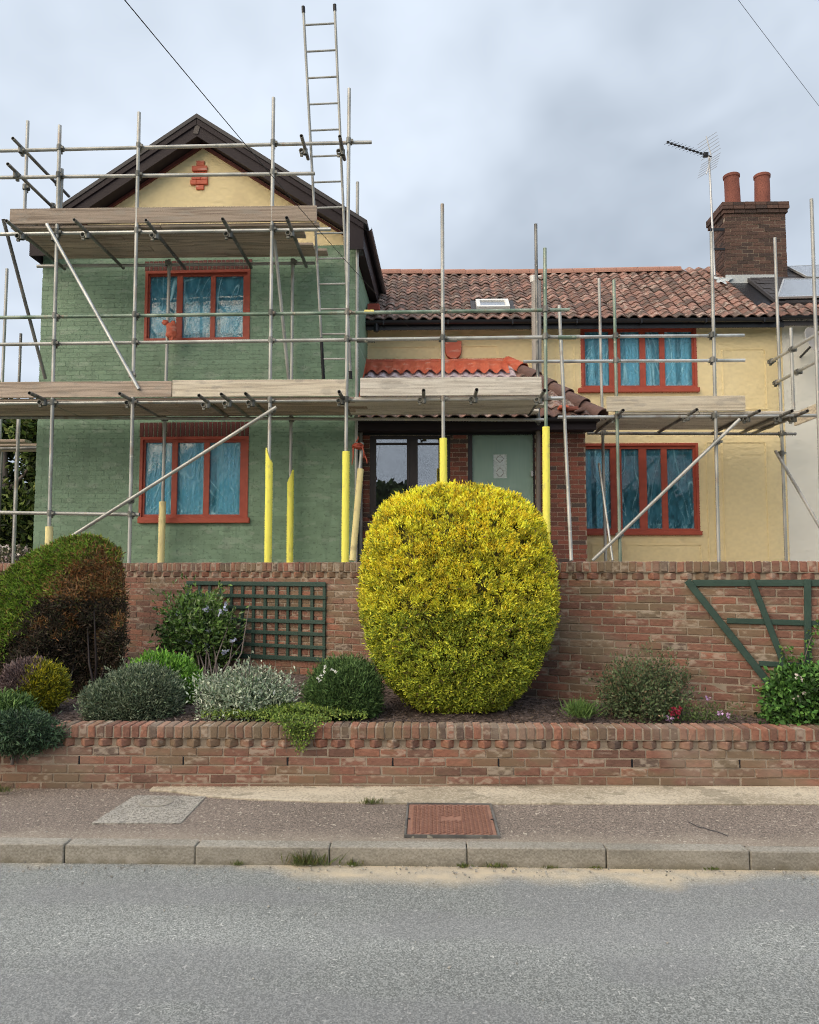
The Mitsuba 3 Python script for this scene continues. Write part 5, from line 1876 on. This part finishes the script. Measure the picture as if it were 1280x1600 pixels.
shoots(gb, gc, gR, 260, [(1.0, 0.85, 0.10), (0.85, 0.75, 0.08), (0.6, 0.62, 0.07)], 0.10, 0.034, 0.010, 201)
shoots(gb, gc + np.array([0, 0, 0.35]), gR * np.array([1.0, 1, 0.75]), 130, [(0.46, 0.50, 0.035), (0.3, 0.34, 0.03)], 0.08, 0.034, 0.010, 202, zdir=0.2, up_only=False)

# leaning hedge mound at the left: green on its clipped top, brown and bare below
hm = thing('browning_hedge', 'large leaning hedge mound with green top and brown dying front', 'hedge')


def hedge():
    rng = np.random.default_rng(17)
    HY = 8.5
    # outline in the photo of the mound's crest (x, y)
    crest = np.array([(-160, 1060), (-110, 985), (-60, 930), (0, 905), (30, 880), (60, 862), (100, 843), (130, 837), (160, 842), (190, 862), (207, 895), (212, 940), (205, 1000), (200, 1050), (195, 1090)])
    n = 92000
    # sample the mound's volume: for every column x a top z, a bottom and a depth bulge
    xs = rng.uniform(-160, 212, n)
    ctop = np.interp(xs, crest[:, 0], crest[:, 1])
    ys = ctop + (1096 - ctop) * rng.random(n) ** 1.15
    t = (ys - ctop) / np.maximum(1096 - ctop, 1)
    lim = np.interp(ys, [840, 862, 895, 940, 1000, 1050, 1096], [172, 190, 206, 211, 203, 192, 182]) + 7 * np.sin(ys * 0.09) + rng.normal(0, 4, n)
    xs = np.where(xs > lim, lim - rng.exponential(12, n), xs)
    xx = (xs - 60) / 175
    front = np.sqrt(np.clip(1 - (xx * 0.86) ** 2, 0.02, 1))
    prof = np.sin(np.clip(t * 1.35 + 0.05, 0, 1) * math.pi * 0.5) * (1 - 0.35 * np.clip(t - 0.5, 0, 1))
    d = HY - 0.75 * front * prof + rng.exponential(0.05, n)
    back = rng.random(n) < 0.12
    d = np.where(back, HY + 0.45 * rng.random(n), d)
    pos = np.array([P(a, b, c) for a, b, c in zip(xs, ys, d)])
    nb = meshkit.fbm(pos * 2.4 + 4)
    fine = meshkit.fbm(pos * 7 + 1)
    d_cave = 0.30 * np.exp(-((xs - 125) / 55) ** 2 - ((ys - 1000) / 70) ** 2)
    pos[:, 1] += d_cave + 0.22 * (nb - 0.5) * 2 + 0.10 * (fine - 0.5)
    # green where the diagonal clipped face is, at the upper left
    diag = (ys - ctop) - np.interp(xs, [-160, 0, 60, 130, 165, 200], [150, 125, 78, 22, 6, 0])
    green = (diag + 32 * (nb - 0.5) * 2 + rng.normal(0, 12, n) < 0) & (rng.random(n) < 0.9)
    oran = (~green) & ((ys < 935) | ((fine > 0.55) & (ys < 1000))) & (xs > 40)
    col = np.where(green[:, None], palette(n, [(0.16, 0.28, 0.028), (0.24, 0.33, 0.045), (0.11, 0.19, 0.025), (0.27, 0.19, 0.06)], [5, 3, 3, 1.2], rng),
                   np.where(oran[:, None], palette(n, [(0.32, 0.15, 0.06), (0.22, 0.125, 0.055), (0.11, 0.075, 0.04), (0.17, 0.17, 0.055)], [3, 3, 2, 1.5], rng),
                            palette(n, [(0.045, 0.034, 0.026), (0.07, 0.052, 0.036), (0.055, 0.062, 0.03), (0.12, 0.075, 0.045)], [4, 3, 2, 1], rng)))
    dirs = np.stack([rng.normal(-0.15, 0.6, n), rng.normal(-0.5, 0.6, n), rng.normal(0.45, 0.6, n)], 1)
    # clipped green shoots are short and lie along the slope
    v, f, cv = leaves(pos, dirs, rng.uniform(0.035, 0.085, n), rng.uniform(0.009, 0.017, n), col, rng)
    gm = np.repeat(green, 4)
    for nm, sel in (('green_foliage', green), ('brown_foliage', ~green)):
        idx = np.flatnonzero(sel)
        v, f, cv = leaves(pos[idx], dirs[idx], rng.uniform(0.035, 0.085, len(idx)), rng.uniform(0.009, 0.018, len(idx)), col[idx], rng)
        stuffpart(add(nm, (v, f), 'leaf_mat', hm, color=cv))
    # backing sheet painted near black for the shade inside the mound
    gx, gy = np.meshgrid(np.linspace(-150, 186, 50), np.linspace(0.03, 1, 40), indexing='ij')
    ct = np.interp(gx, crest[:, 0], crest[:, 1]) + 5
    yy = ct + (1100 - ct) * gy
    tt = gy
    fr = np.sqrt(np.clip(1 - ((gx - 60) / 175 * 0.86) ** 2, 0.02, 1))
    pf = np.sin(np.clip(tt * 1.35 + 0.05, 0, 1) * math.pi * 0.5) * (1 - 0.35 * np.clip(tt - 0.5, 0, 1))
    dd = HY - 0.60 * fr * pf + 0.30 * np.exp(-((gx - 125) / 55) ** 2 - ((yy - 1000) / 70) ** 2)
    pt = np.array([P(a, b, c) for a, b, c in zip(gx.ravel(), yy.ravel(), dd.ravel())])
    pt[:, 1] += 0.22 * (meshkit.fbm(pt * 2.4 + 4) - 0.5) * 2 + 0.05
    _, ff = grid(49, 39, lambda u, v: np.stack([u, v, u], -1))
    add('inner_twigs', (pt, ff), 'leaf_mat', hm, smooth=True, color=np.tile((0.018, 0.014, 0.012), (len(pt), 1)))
    rs = np.random.default_rng(3)
    for k in range(5):
        x = rs.uniform(85, 150)
        a, b = P(x + rs.normal(0, 6), 1098, HY - 0.5), P(x + rs.normal(0, 16), rs.uniform(930, 1010), HY - 0.35 + rs.normal(0, 0.1))
        add('branch', polytube([a, (a + b) / 2 + rs.normal(0, 0.03, 3), b], [0.018, 0.013, 0.005], 6), 'frame_dark', hm, smooth=True)


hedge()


def blob(px_, y0, y1, wpx, Y, ry=None):
    """Centre and radii of a shrub from its box in the photo."""
    a, b = P(px_ - wpx / 2, (y0 + y1) / 2, Y), P(px_ + wpx / 2, (y0 + y1) / 2, Y)
    zt_, zb_ = P(px_, y0, Y)[2], P(px_, y1, Y)[2]
    R = np.array([(b[0] - a[0]) / 2, ry or (b[0] - a[0]) / 2 * 0.8, (zt_ - zb_) / 2])
    return np.array([(a[0] + b[0]) / 2, Y, (zt_ + zb_) / 2]), R


# two-tone dwarf conifer
tc = thing('dwarf_conifer', 'small round conifer half purple-brown and half golden at the left', 'shrub')
c, R = blob(53, 1037, 1110, 90, 7.3)


def twotone(pos, col, rng):
    side = (pos[:, 0] - c[0]) / R[0] - 0.15 * (pos[:, 2] - c[2]) / R[2] - 0.1 - ((pos[:, 2] - c[2]) / R[2] < 0) * -0.35 + rng.normal(0, 0.16, len(pos))
    gold = palette(len(pos), [(0.40, 0.36, 0.02), (0.22, 0.24, 0.02), (0.10, 0.12, 0.02)], [4, 3, 2], rng)
    pur = palette(len(pos), [(0.16, 0.11, 0.11), (0.24, 0.18, 0.17), (0.09, 0.06, 0.06)], [4, 2, 2], rng)
    return np.where((side > 0.0)[:, None], gold, pur)


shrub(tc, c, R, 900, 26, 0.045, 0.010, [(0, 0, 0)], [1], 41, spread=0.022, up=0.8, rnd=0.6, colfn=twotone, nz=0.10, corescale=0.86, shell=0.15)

# dark spreading conifer over the wall's left end
dj = thing('dark_spreading_shrub', 'dark green low shrub spilling over the left end of the low wall', 'shrub')
c, R = blob(22, 1122, 1166, 130, 6.66, 0.18)
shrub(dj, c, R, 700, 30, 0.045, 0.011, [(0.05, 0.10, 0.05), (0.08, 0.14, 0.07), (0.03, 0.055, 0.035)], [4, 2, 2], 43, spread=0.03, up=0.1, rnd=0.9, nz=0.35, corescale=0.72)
c, R = blob(6, 1094, 1140, 76, 6.9, 0.22)
shrub(dj, c, R, 500, 28, 0.05, 0.012, [(0.10, 0.19, 0.05), (0.06, 0.12, 0.04), (0.15, 0.24, 0.07)], [3, 3, 2], 44, spread=0.03, up=0.5, rnd=0.8, nz=0.25, corescale=0.75, name='lighter_foliage', stems=False)

# grey-green dome
ggd = thing('grey_green_shrub', 'low grey-green dome shaped shrub left of the silver shrub', 'shrub')
c, R = blob(166, 1072, 1130, 60, 7.15)
shrub(ggd, c, R, 420, 22, 0.042, 0.012, [(0.15, 0.20, 0.125), (0.10, 0.15, 0.09), (0.22, 0.265, 0.185)], [4, 3, 2], 145, spread=0.03, up=0.7, rnd=0.7, nz=0.2, corescale=0.8, zmin=0.58, name='lower_foliage', stems=False)
c, R = blob(222, 1049, 1130, 112, 7.25)
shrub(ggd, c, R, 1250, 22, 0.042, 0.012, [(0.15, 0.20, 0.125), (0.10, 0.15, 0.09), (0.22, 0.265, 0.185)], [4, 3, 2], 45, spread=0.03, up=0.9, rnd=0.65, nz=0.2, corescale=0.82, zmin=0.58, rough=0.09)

shoots(ggd, c, R, 90, [(0.15, 0.20, 0.125), (0.22, 0.265, 0.185)], 0.12, 0.04, 0.011, 203)

bg = thing('bright_green_shrub', 'fresh bright green shrub behind the grey-green dome', 'shrub')
c, R = blob(252, 1028, 1118, 98, 7.75)
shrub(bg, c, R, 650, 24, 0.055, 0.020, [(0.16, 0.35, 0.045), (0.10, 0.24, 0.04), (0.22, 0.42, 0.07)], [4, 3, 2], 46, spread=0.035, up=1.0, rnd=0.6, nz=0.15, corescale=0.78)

# climbing shrub with pale blue flowers, in front of the lattice
cs = thing('flowering_wall_shrub', 'leafy wall shrub with pale blue flowers against the square trellis', 'shrub')
c, R = blob(312, 938, 1044, 100, 9.15, 0.26)
shrub(cs, c, R, 360, 17, 0.070, 0.028, [(0.12, 0.23, 0.05), (0.19, 0.32, 0.08), (0.06, 0.11, 0.04), (0.26, 0.33, 0.17)], [4, 3, 3, 1], 47, spread=0.06, up=0.35, rnd=0.9, nz=0.5, corescale=0.40, core=(0.02, 0.03, 0.015), shell=0.55)
shoots(cs, c, R * 0.9, 70, [(0.12, 0.23, 0.05), (0.19, 0.32, 0.08), (0.26, 0.33, 0.17)], 0.3, 0.06, 0.025, 206)
flowers(cs, [P(x, y, 8.93) for x, y in ((325, 953), (352, 947), (325, 987), (366, 1002), (296, 1006), (322, 1010), (278, 960), (300, 975), (350, 1020), (345, 958), (286, 1030))], 0.045, (0.50, 0.55, 0.72), 3)
rs = np.random.default_rng(21)
for k in range(14):
    a = P(330 + rs.normal(0, 16), 1092, 8.6)
    b = P(330 + rs.normal(0, 40), 985 + rs.normal(0, 25), 9.1)
    add('stem', polytube([a, (a + b) / 2 + rs.normal(0, 0.06, 3), b], [0.012, 0.009, 0.004], 5), 'brown_plastic', cs, smooth=True)

# silver-leaved shrub
sv = thing('silver_shrub', 'silvery variegated loose shrub below the square trellis', 'shrub')
c, R = blob(383, 1054, 1128, 130, 7.3)
shrub(sv, c, R, 620, 18, 0.043, 0.017, [(0.38, 0.45, 0.34), (0.24, 0.32, 0.22), (0.52, 0.57, 0.46), (0.11, 0.17, 0.10)], [4, 3, 3, 2], 48, spread=0.055, up=0.8, rnd=0.9, nz=0.55, corescale=0.5, zmin=0.58, shell=0.45)
rng = np.random.default_rng(77)
lv, lf, lc, nn_ = [], [], [], 0
for (x, y) in ((385, 1030), (392, 1024), (448, 1048), (462, 1046), (345, 1048), (330, 1062), (415, 1035), (370, 1040), (318, 1078), (436, 1050), (356, 1052), (400, 1040), (424, 1046), (340, 1068), (455, 1058), (378, 1034)):
    tip = P(x, y, 7.15 + rng.normal(0, 0.08))
    basep = P(380 + (x - 380) * 0.5, 1090, 7.2)
    t = rng.random(26) ** 0.7
    pos = basep + (tip - basep) * t[:, None] + rng.normal(0, 0.012, (26, 3))
    v, f, cv = leaves(pos, rng.normal(0, 1, (26, 3)) + [0, 0, 0.6], rng.uniform(0.03, 0.05, 26), 0.02, palette(26, [(0.30, 0.36, 0.27), (0.43, 0.48, 0.38), (0.18, 0.25, 0.17)], [3, 3, 2], rng), rng)
    lv.append((v, f))
    lc.append(cv)
    add('stem', polytube([basep, (basep + tip) / 2, tip], [0.006, 0.005, 0.002], 5), 'brown_plastic', sv)
stuffpart(add('shoots', merge(lv), 'leaf_mat', sv, color=np.vstack(lc)))

# dark dome with white flowers
dd_ = thing('dark_green_dome', 'dark green rounded shrub with a few white flowers beside the golden bush', 'shrub')
c, R = blob(538, 1038, 1132, 110, 7.3)
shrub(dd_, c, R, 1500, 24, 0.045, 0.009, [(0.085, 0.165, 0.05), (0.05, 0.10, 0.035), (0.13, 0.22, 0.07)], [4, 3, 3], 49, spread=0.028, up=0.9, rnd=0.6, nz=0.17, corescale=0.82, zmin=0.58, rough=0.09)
flowers(dd_, [P(x, y, 6.97) for x, y in ((509, 1042), (519, 1046), (524, 1050), (502, 1056), (497, 1060), (500, 1064), (507, 1050))], 0.018, (0.75, 0.77, 0.72), 5)

shoots(dd_, c, R, 90, [(0.085, 0.165, 0.05), (0.13, 0.22, 0.07)], 0.11, 0.042, 0.009, 204)

# trailing ground cover over the wall
gcv = thing('trailing_ground_cover', 'yellow-green ground cover trailing over the low wall', 'ground cover plant')
rng = np.random.default_rng(51)
n = 5200
xs = np.clip(rng.normal(450, 55, n), 318, 570)
pos = np.array([P(x, 1112, 6.89 + 0.28 * rng.random()) for x in xs])
pos[:, 2] = 0.66 + 0.05 * rng.random(n) + 0.05 * np.exp(-((xs - 470) / 60) ** 2)
n2 = 800
xs2 = rng.normal(468, 13, n2)
fall = rng.random(n2) ** 1.5 * np.clip(1 - np.abs(xs2 - 470) / 34, 0.05, 1) * 0.26
pos2 = np.array([P(x, 1120, 6.59 + 0.04 * rng.random()) for x in xs2])
pos2[:, 2] = 0.68 - fall
pos2[:, 0] += rng.normal(0, 0.02, n2)
n3 = 900
xs3 = rng.normal(462, 30, n3)
pos3 = np.array([P(x, 1120, 6.62 + 0.27 * rng.random()) for x in xs3])
pos3[:, 2] = 0.685 + 0.03 * rng.random(n3)
pos = np.vstack([pos, pos2, pos3])
v, f, cv = leaves(pos, rng.normal(0, 1, pos.shape) + [0, -0.4, 0.5], rng.uniform(0.018, 0.034, len(pos)), 0.017, palette(len(pos), [(0.20, 0.30, 0.055), (0.12, 0.20, 0.04), (0.30, 0.38, 0.09), (0.07, 0.12, 0.03)], [4, 3, 2, 2], rng), rng)
stuffpart(add('leaves', (v, f), 'leaf_mat', gcv, color=cv))
rs = np.random.default_rng(52)
for k in range(16):
    x = rs.normal(468, 15)
    a = P(x, 1118, 6.77)
    a[2] = 0.67
    b = P(x, 1118, 6.62)
    b[2] = 0.67
    e = b - [rs.normal(0, 0.03), 0.0, rs.uniform(0.08, 0.28)]
    add('runner', polytube([a, b, e], [0.003, 0.003, 0.002], 5), 'brown_plastic', gcv)

# right-hand shrubs
rsb = thing('small_leaved_shrub', 'loose olive-green small leaved shrub in the right half of the bed', 'shrub')
c, R = blob(1008, 1040, 1136, 122, 7.3, 0.3)
shrub(rsb, c, R, 560, 16, 0.036, 0.015, [(0.10, 0.15, 0.065), (0.15, 0.19, 0.10), (0.05, 0.085, 0.04), (0.18, 0.13, 0.08)], [4, 3, 3, 1], 61, spread=0.055, up=0.6, rnd=0.9, nz=0.7, corescale=0.35, core=(0.02, 0.028, 0.015), zmin=0.58, shell=0.7)
shoots(rsb, c, R, 110, [(0.10, 0.15, 0.065), (0.15, 0.19, 0.10), (0.18, 0.13, 0.08)], 0.2, 0.034, 0.014, 205)
rf = thing('red_flower_clump', 'small clump of red and pink flowers at the foot of the shrub', 'flowers')
flowers(rf, [P(x, y, 7.0) for x, y in ((1052, 1108), (1056, 1112), (1060, 1116), (1049, 1116), (1062, 1107))], 0.028, (0.36, 0.03, 0.07), 6)
flowers(rf, [P(x, y, 7.0) for x, y in ((1046, 1122), (1051, 1124), (1106, 1092), (1125, 1114), (1137, 1119))], 0.028, (0.55, 0.38, 0.60), 7)
rng = np.random.default_rng(62)
n = 700
pos = np.array([P(x, y, 7.0 + 0.1 * rng.random()) for x, y in zip(rng.normal(1085, 34, n), 1126 - rng.random(n) ** 1.6 * 26)])
v, f, cv = leaves(pos, rng.normal(0, 0.7, (n, 3)) + [0, 0, 0.8], 0.035, 0.012, palette(n, [(0.07, 0.12, 0.04), (0.12, 0.17, 0.06)], [1, 1], rng), rng)
stuffpart(add('leaves', (v, f), 'leaf_mat', rf, color=cv))
for (x, y) in ((1106, 1092), (1125, 1114), (1137, 1119), (1052, 1108)):
    a, b = P(x - 4, 1130, 7.02), P(x, y, 7.0)
    add('stem', polytube([a, (a + b) / 2 + [0.01, 0, 0], b], 0.003, 5), 'brown_plastic', rf)
gp1 = thing('small_green_plant', 'small feathery green plant right of the golden bush', 'plant')
rng = np.random.default_rng(63)
n = 600
a = rng.normal(0, 0.55, (n, 2))
base_ = P(908, 1122, 7.1)
pos = base_ + np.stack([rng.normal(0, 0.05, n), rng.normal(0, 0.05, n), rng.random(n) * 0.05], 1)
v, f, cv = leaves(pos, np.stack([a[:, 0], a[:, 1], np.ones(n)], 1), rng.uniform(0.06, 0.17, n), 0.010, palette(n, [(0.09, 0.17, 0.04), (0.13, 0.22, 0.06)], [1, 1], rng), rng)
stuffpart(add('foliage', (v, f), 'leaf_mat', gp1, color=cv))
cl = thing('climbing_rose', 'glossy green climber at the foot of the fan trellis', 'climbing plant')
c, R = blob(1262, 1046, 1140, 116, 6.95, 0.08)
shrub(cl, c, R, 420, 14, 0.055, 0.034, [(0.055, 0.15, 0.03), (0.10, 0.22, 0.045), (0.03, 0.07, 0.02)], [4, 3, 3], 64, spread=0.045, up=0.2, rnd=1.0, nz=0.4, corescale=0.6, core=(0.015, 0.025, 0.012), zmin=0.60)
rng = np.random.default_rng(65)
for (pts) in (((1240, 1062), (1231, 1035), (1225, 1012)), ((1215, 1085), (1196, 1080), (1185, 1078)), ((1255, 1040), (1266, 1000), (1278, 975)), ((1230, 1075), (1210, 1060), (1204, 1050))):
    Pp = [P(x, y, FU.o[1] + 0) if False else P(x, y, 6.98 + (1280 - x) * 0.0024) for x, y in pts]
    add('stem', polytube(Pp, [0.007, 0.006, 0.003], 5), 'brown_plastic', cl, smooth=True)
    t = rng.random(44)
    seg = np.array(Pp)
    pos = np.array([seg[0] + (seg[1] - seg[0]) * min(2 * a, 1) + (seg[2] - seg[1]) * max(2 * a - 1, 0) for a in t]) + rng.normal(0, 0.022, (44, 3)) * [1, 0.5, 1]
    v, f, cv = leaves(pos, rng.normal(0, 1, (44, 3)) + [0, -0.4, 0.2], 0.045, 0.03, palette(44, [(0.06, 0.16, 0.03), (0.12, 0.24, 0.05), (0.20, 0.24, 0.06)], [4, 3, 1], rng), rng)
    stuffpart(add('spray', (v, f), 'leaf_mat', cl, color=cv))
flowers(cl, [P(x, y, 6.83) for x, y in ((1244, 1056), (1252, 1060), (1247, 1092), (1258, 1085))], 0.026, (0.75, 0.68, 0.62), 8)

# bark mulch and dry litter on the bed
rng = np.random.default_rng(71)
n = 9000
xs = rng.uniform(-4.5, 4.3, n)
ys_ = YL + 0.22 + rng.random(n) ** 1.4 * 1.2
pos = np.stack([xs, ys_, bedz(xs, ys_) + 0.008], 1)
v, f, cv = leaves(pos, np.stack([rng.normal(0, 1, n), rng.normal(0, 1, n), rng.normal(0.1, 0.25, n)], 1), rng.uniform(0.02, 0.05, n), 0.012, palette(n, [(0.12, 0.095, 0.09), (0.20, 0.16, 0.15), (0.06, 0.045, 0.04), (0.16, 0.12, 0.09)], [4, 2, 4, 2], rng), rng)
tag(add('bark_mulch', (v, f), 'leaf_mat', color=cv), 'brown and grey bark litter covering the bed', 'mulch', kind='stuff')

rng = np.random.default_rng(88)
gr = []
for k in range(420):
    x = rng.uniform(-3.2, 3.4)
    y = YK - 0.02 - abs(rng.normal(0, 0.10)) if k < 300 else rng.uniform(3.2, YK)
    if k >= 300 and rng.random() < 0.6:
        x, y = rng.uniform(-3, 3.3), YK + 0.16 + rng.random() * 1.1
    zg_ = 0.014 if y < YK else 0.119 + 0.010 * (y - YK) + 0.005 * x * (y - YK)
    sz = rng.uniform(0.004, 0.012)
    gr.append(xm(cbox(sz * rng.uniform(0.8, 1.8), sz, sz * 0.7, sz * 0.2, sz * 0.12, rng), trans(x, y, zg_) @ rotm([0, 0, 1], rng.random() * 6)))
tag(add('loose_grit', merge(gr), 'patch_mat'), 'loose stone chips lying along the kerb and pavement', 'grit', kind='stuff')

# weeds along the kerb and wall
WEED = {485: 'bushiest weed tuft at the kerb joint left of the middle', 372: 'wisp of weed at the foot of the left kerb stones', 553: 'thin weed tuft just right of the bushiest one', 722: 'low weed at the kerb foot below the rusty cover',
        775: 'green weed at the kerb foot right of the rusty cover', 858: 'sparse weed at the kerb foot right of the middle', 1110: 'faint weed at the foot of the right kerb stones',
        582: 'small grass tuft at the edge of the concrete strip by the rusty cover', 2: 'weed growing from the wall foot at the left edge', 930: 'short weed between kerb and sand in the right half'}
for i, (px_, py_, hgt, n, wd) in enumerate(((485, 1349, 0.11, 150, 0.07), (372, 1349, 0.035, 40, 0.025), (553, 1351, 0.05, 60, 0.025), (722, 1352, 0.03, 60, 0.022), (775, 1353, 0.035, 70, 0.05), (858, 1354, 0.02, 50, 0.025), (1110, 1357, 0.02, 50, 0.025), (582, 1256, 0.06, 60, 0.04), (2, 1238, 0.07, 70, 0.05), (930, 1356, 0.022, 44, 0.022))):
    rng = np.random.default_rng(90 + i)
    k = nk('weed_tuft')
    q = gp(px_, py_, 0.0 if py_ > 1300 else 0.13)
    yq = min(q[1], YK - 0.012) if py_ > 1300 else q[1]
    pos = np.stack([q[0] + rng.normal(0, wd, n), yq - np.abs(rng.normal(0, 0.01, n)), np.full(n, (0.0 if py_ > 1300 else 0.125)) + 0.004], 1)
    v, f, cv = leaves(pos, np.stack([rng.normal(0, 0.5, n), rng.normal(-0.15, 0.3, n), np.ones(n)], 1), rng.uniform(0.4, 1.3, n) * hgt, 0.007, palette(n, [(0.09, 0.13, 0.035), (0.14, 0.16, 0.05), (0.18, 0.15, 0.07)], [3, 3, 1], rng), rng)
    scene[k] = mikit.ply((v, f), 'leaf_mat', color=cv)
    tag(k, WEED[px_], 'weed', group='weeds along the kerb and wall')

# ------------------------------------------------------------------ trees


def tree(key, base, h, rad, n_cl, per, cols, wts, seed, L=0.16, W=0.08, crown0=0.15):
    rng = np.random.default_rng(seed)
    base = np.asarray(base, float)
    add('trunk', polytube([base, base + [0.1, 0, h * 0.35], base + [0.0, 0.1, h * 0.75]], [0.16, 0.12, 0.05], 9), 'brown_plastic', key, smooth=True)
    cc = []
    for k in range(16):
        a = rng.random() * 6.28
        z = h * (crown0 + (1 - crown0) * rng.random() * 0.85)
        rr = rad * rng.uniform(0.3, 0.85) * (1 - 0.5 * abs(z / h - 0.5))
        e = base + np.array([rr * math.cos(a), rr * math.sin(a), z])
        add('limb', polytube([base + [0, 0, z * 0.55], (base + e) / 2 + [0, 0, z * 0.22], e], [0.05, 0.035, 0.012], 6), 'brown_plastic', key, smooth=True)
        cc.append((e, rad * rng.uniform(0.30, 0.5)))
    pos, nr_ = [], []
    for e, r in cc:
        d = sphere_pts(n_cl // 16, rng)
        pos.append(e + d * r * (0.55 + 0.5 * rng.random((len(d), 1))))
        nr_.append(d)
    pos, nr_ = np.vstack(pos), np.vstack(nr_)
    m = len(pos)
    tone = np.repeat(rng.normal(0, 0.25, m), per)
    p = np.repeat(pos, per, 0) + rng.normal(0, 0.13, (m * per, 3))
    d = np.repeat(nr_, per, 0) + rng.normal(0, 0.8, (m * per, 3))
    col = np.clip(palette(m * per, cols, wts, rng) * (1 + tone[:, None]), 0.004, 0.9)
    v, f, cv = leaves(p, d, L * rng.uniform(0.6, 1.3, m * per), W, col, rng)
    stuffpart(add('crown', (v, f), 'leaf_mat', key, color=cv))


t1_ = thing('evergreen_shrub', 'tall dark green leafy shrub left of the green house', 'shrub')
tree(t1_, [P(-4, 860, 16.0)[0], 16.0, 1.9], 3.7, 1.7, 2400, 26, [(0.06, 0.10, 0.025), (0.13, 0.18, 0.04), (0.025, 0.04, 0.018), (0.22, 0.25, 0.08)], [4, 3, 3, 1], 81, crown0=0.05)
t2_ = thing('flowering_border_plant', 'pinkish white flowering plant at the foot of the left shrub', 'plant')
rng = np.random.default_rng(83)
n = 2200
pos = np.array([P(x, y, 13.6 + rng.random()) for x, y in zip(rng.uniform(-40, 46, n), 886 - rng.random(n) ** 1.5 * 32)])
v, f, cv = leaves(pos, rng.normal(0, 1, (n, 3)) + [0, -0.3, 0.4], 0.07, 0.045, palette(n, [(0.45, 0.36, 0.38), (0.16, 0.15, 0.10), (0.08, 0.10, 0.05), (0.60, 0.56, 0.56)], [3, 3, 3, 1], rng), rng)
stuffpart(add('foliage', (v, f), 'leaf_mat', t2_, color=cv))

# trees across the road behind the camera, seen mirrored in the porch window
rng = np.random.default_rng(85)
n = 30000
xs = rng.uniform(-16, 16, n)
top = 4.9 + 1.5 * meshkit.fbm(np.stack([xs * 0.45, xs * 0, xs * 0], -1)) * 1.4
zz2 = 0.1 + top * rng.random(n) ** 0.7
pos = np.stack([xs, -11 - 1.8 * rng.random(n), zz2], 1)
v, f, cv = leaves(pos, rng.normal(0, 1, (n, 3)), rng.uniform(0.3, 0.6, n), 0.28, palette(n, [(0.05, 0.085, 0.025), (0.08, 0.12, 0.03), (0.03, 0.05, 0.02)], [1, 1, 1], rng), rng)
tag(add('tree_line', (v, f), 'leaf_mat', color=cv), 'belt of trees across the road mirrored in the porch window', 'trees', kind='stuff')
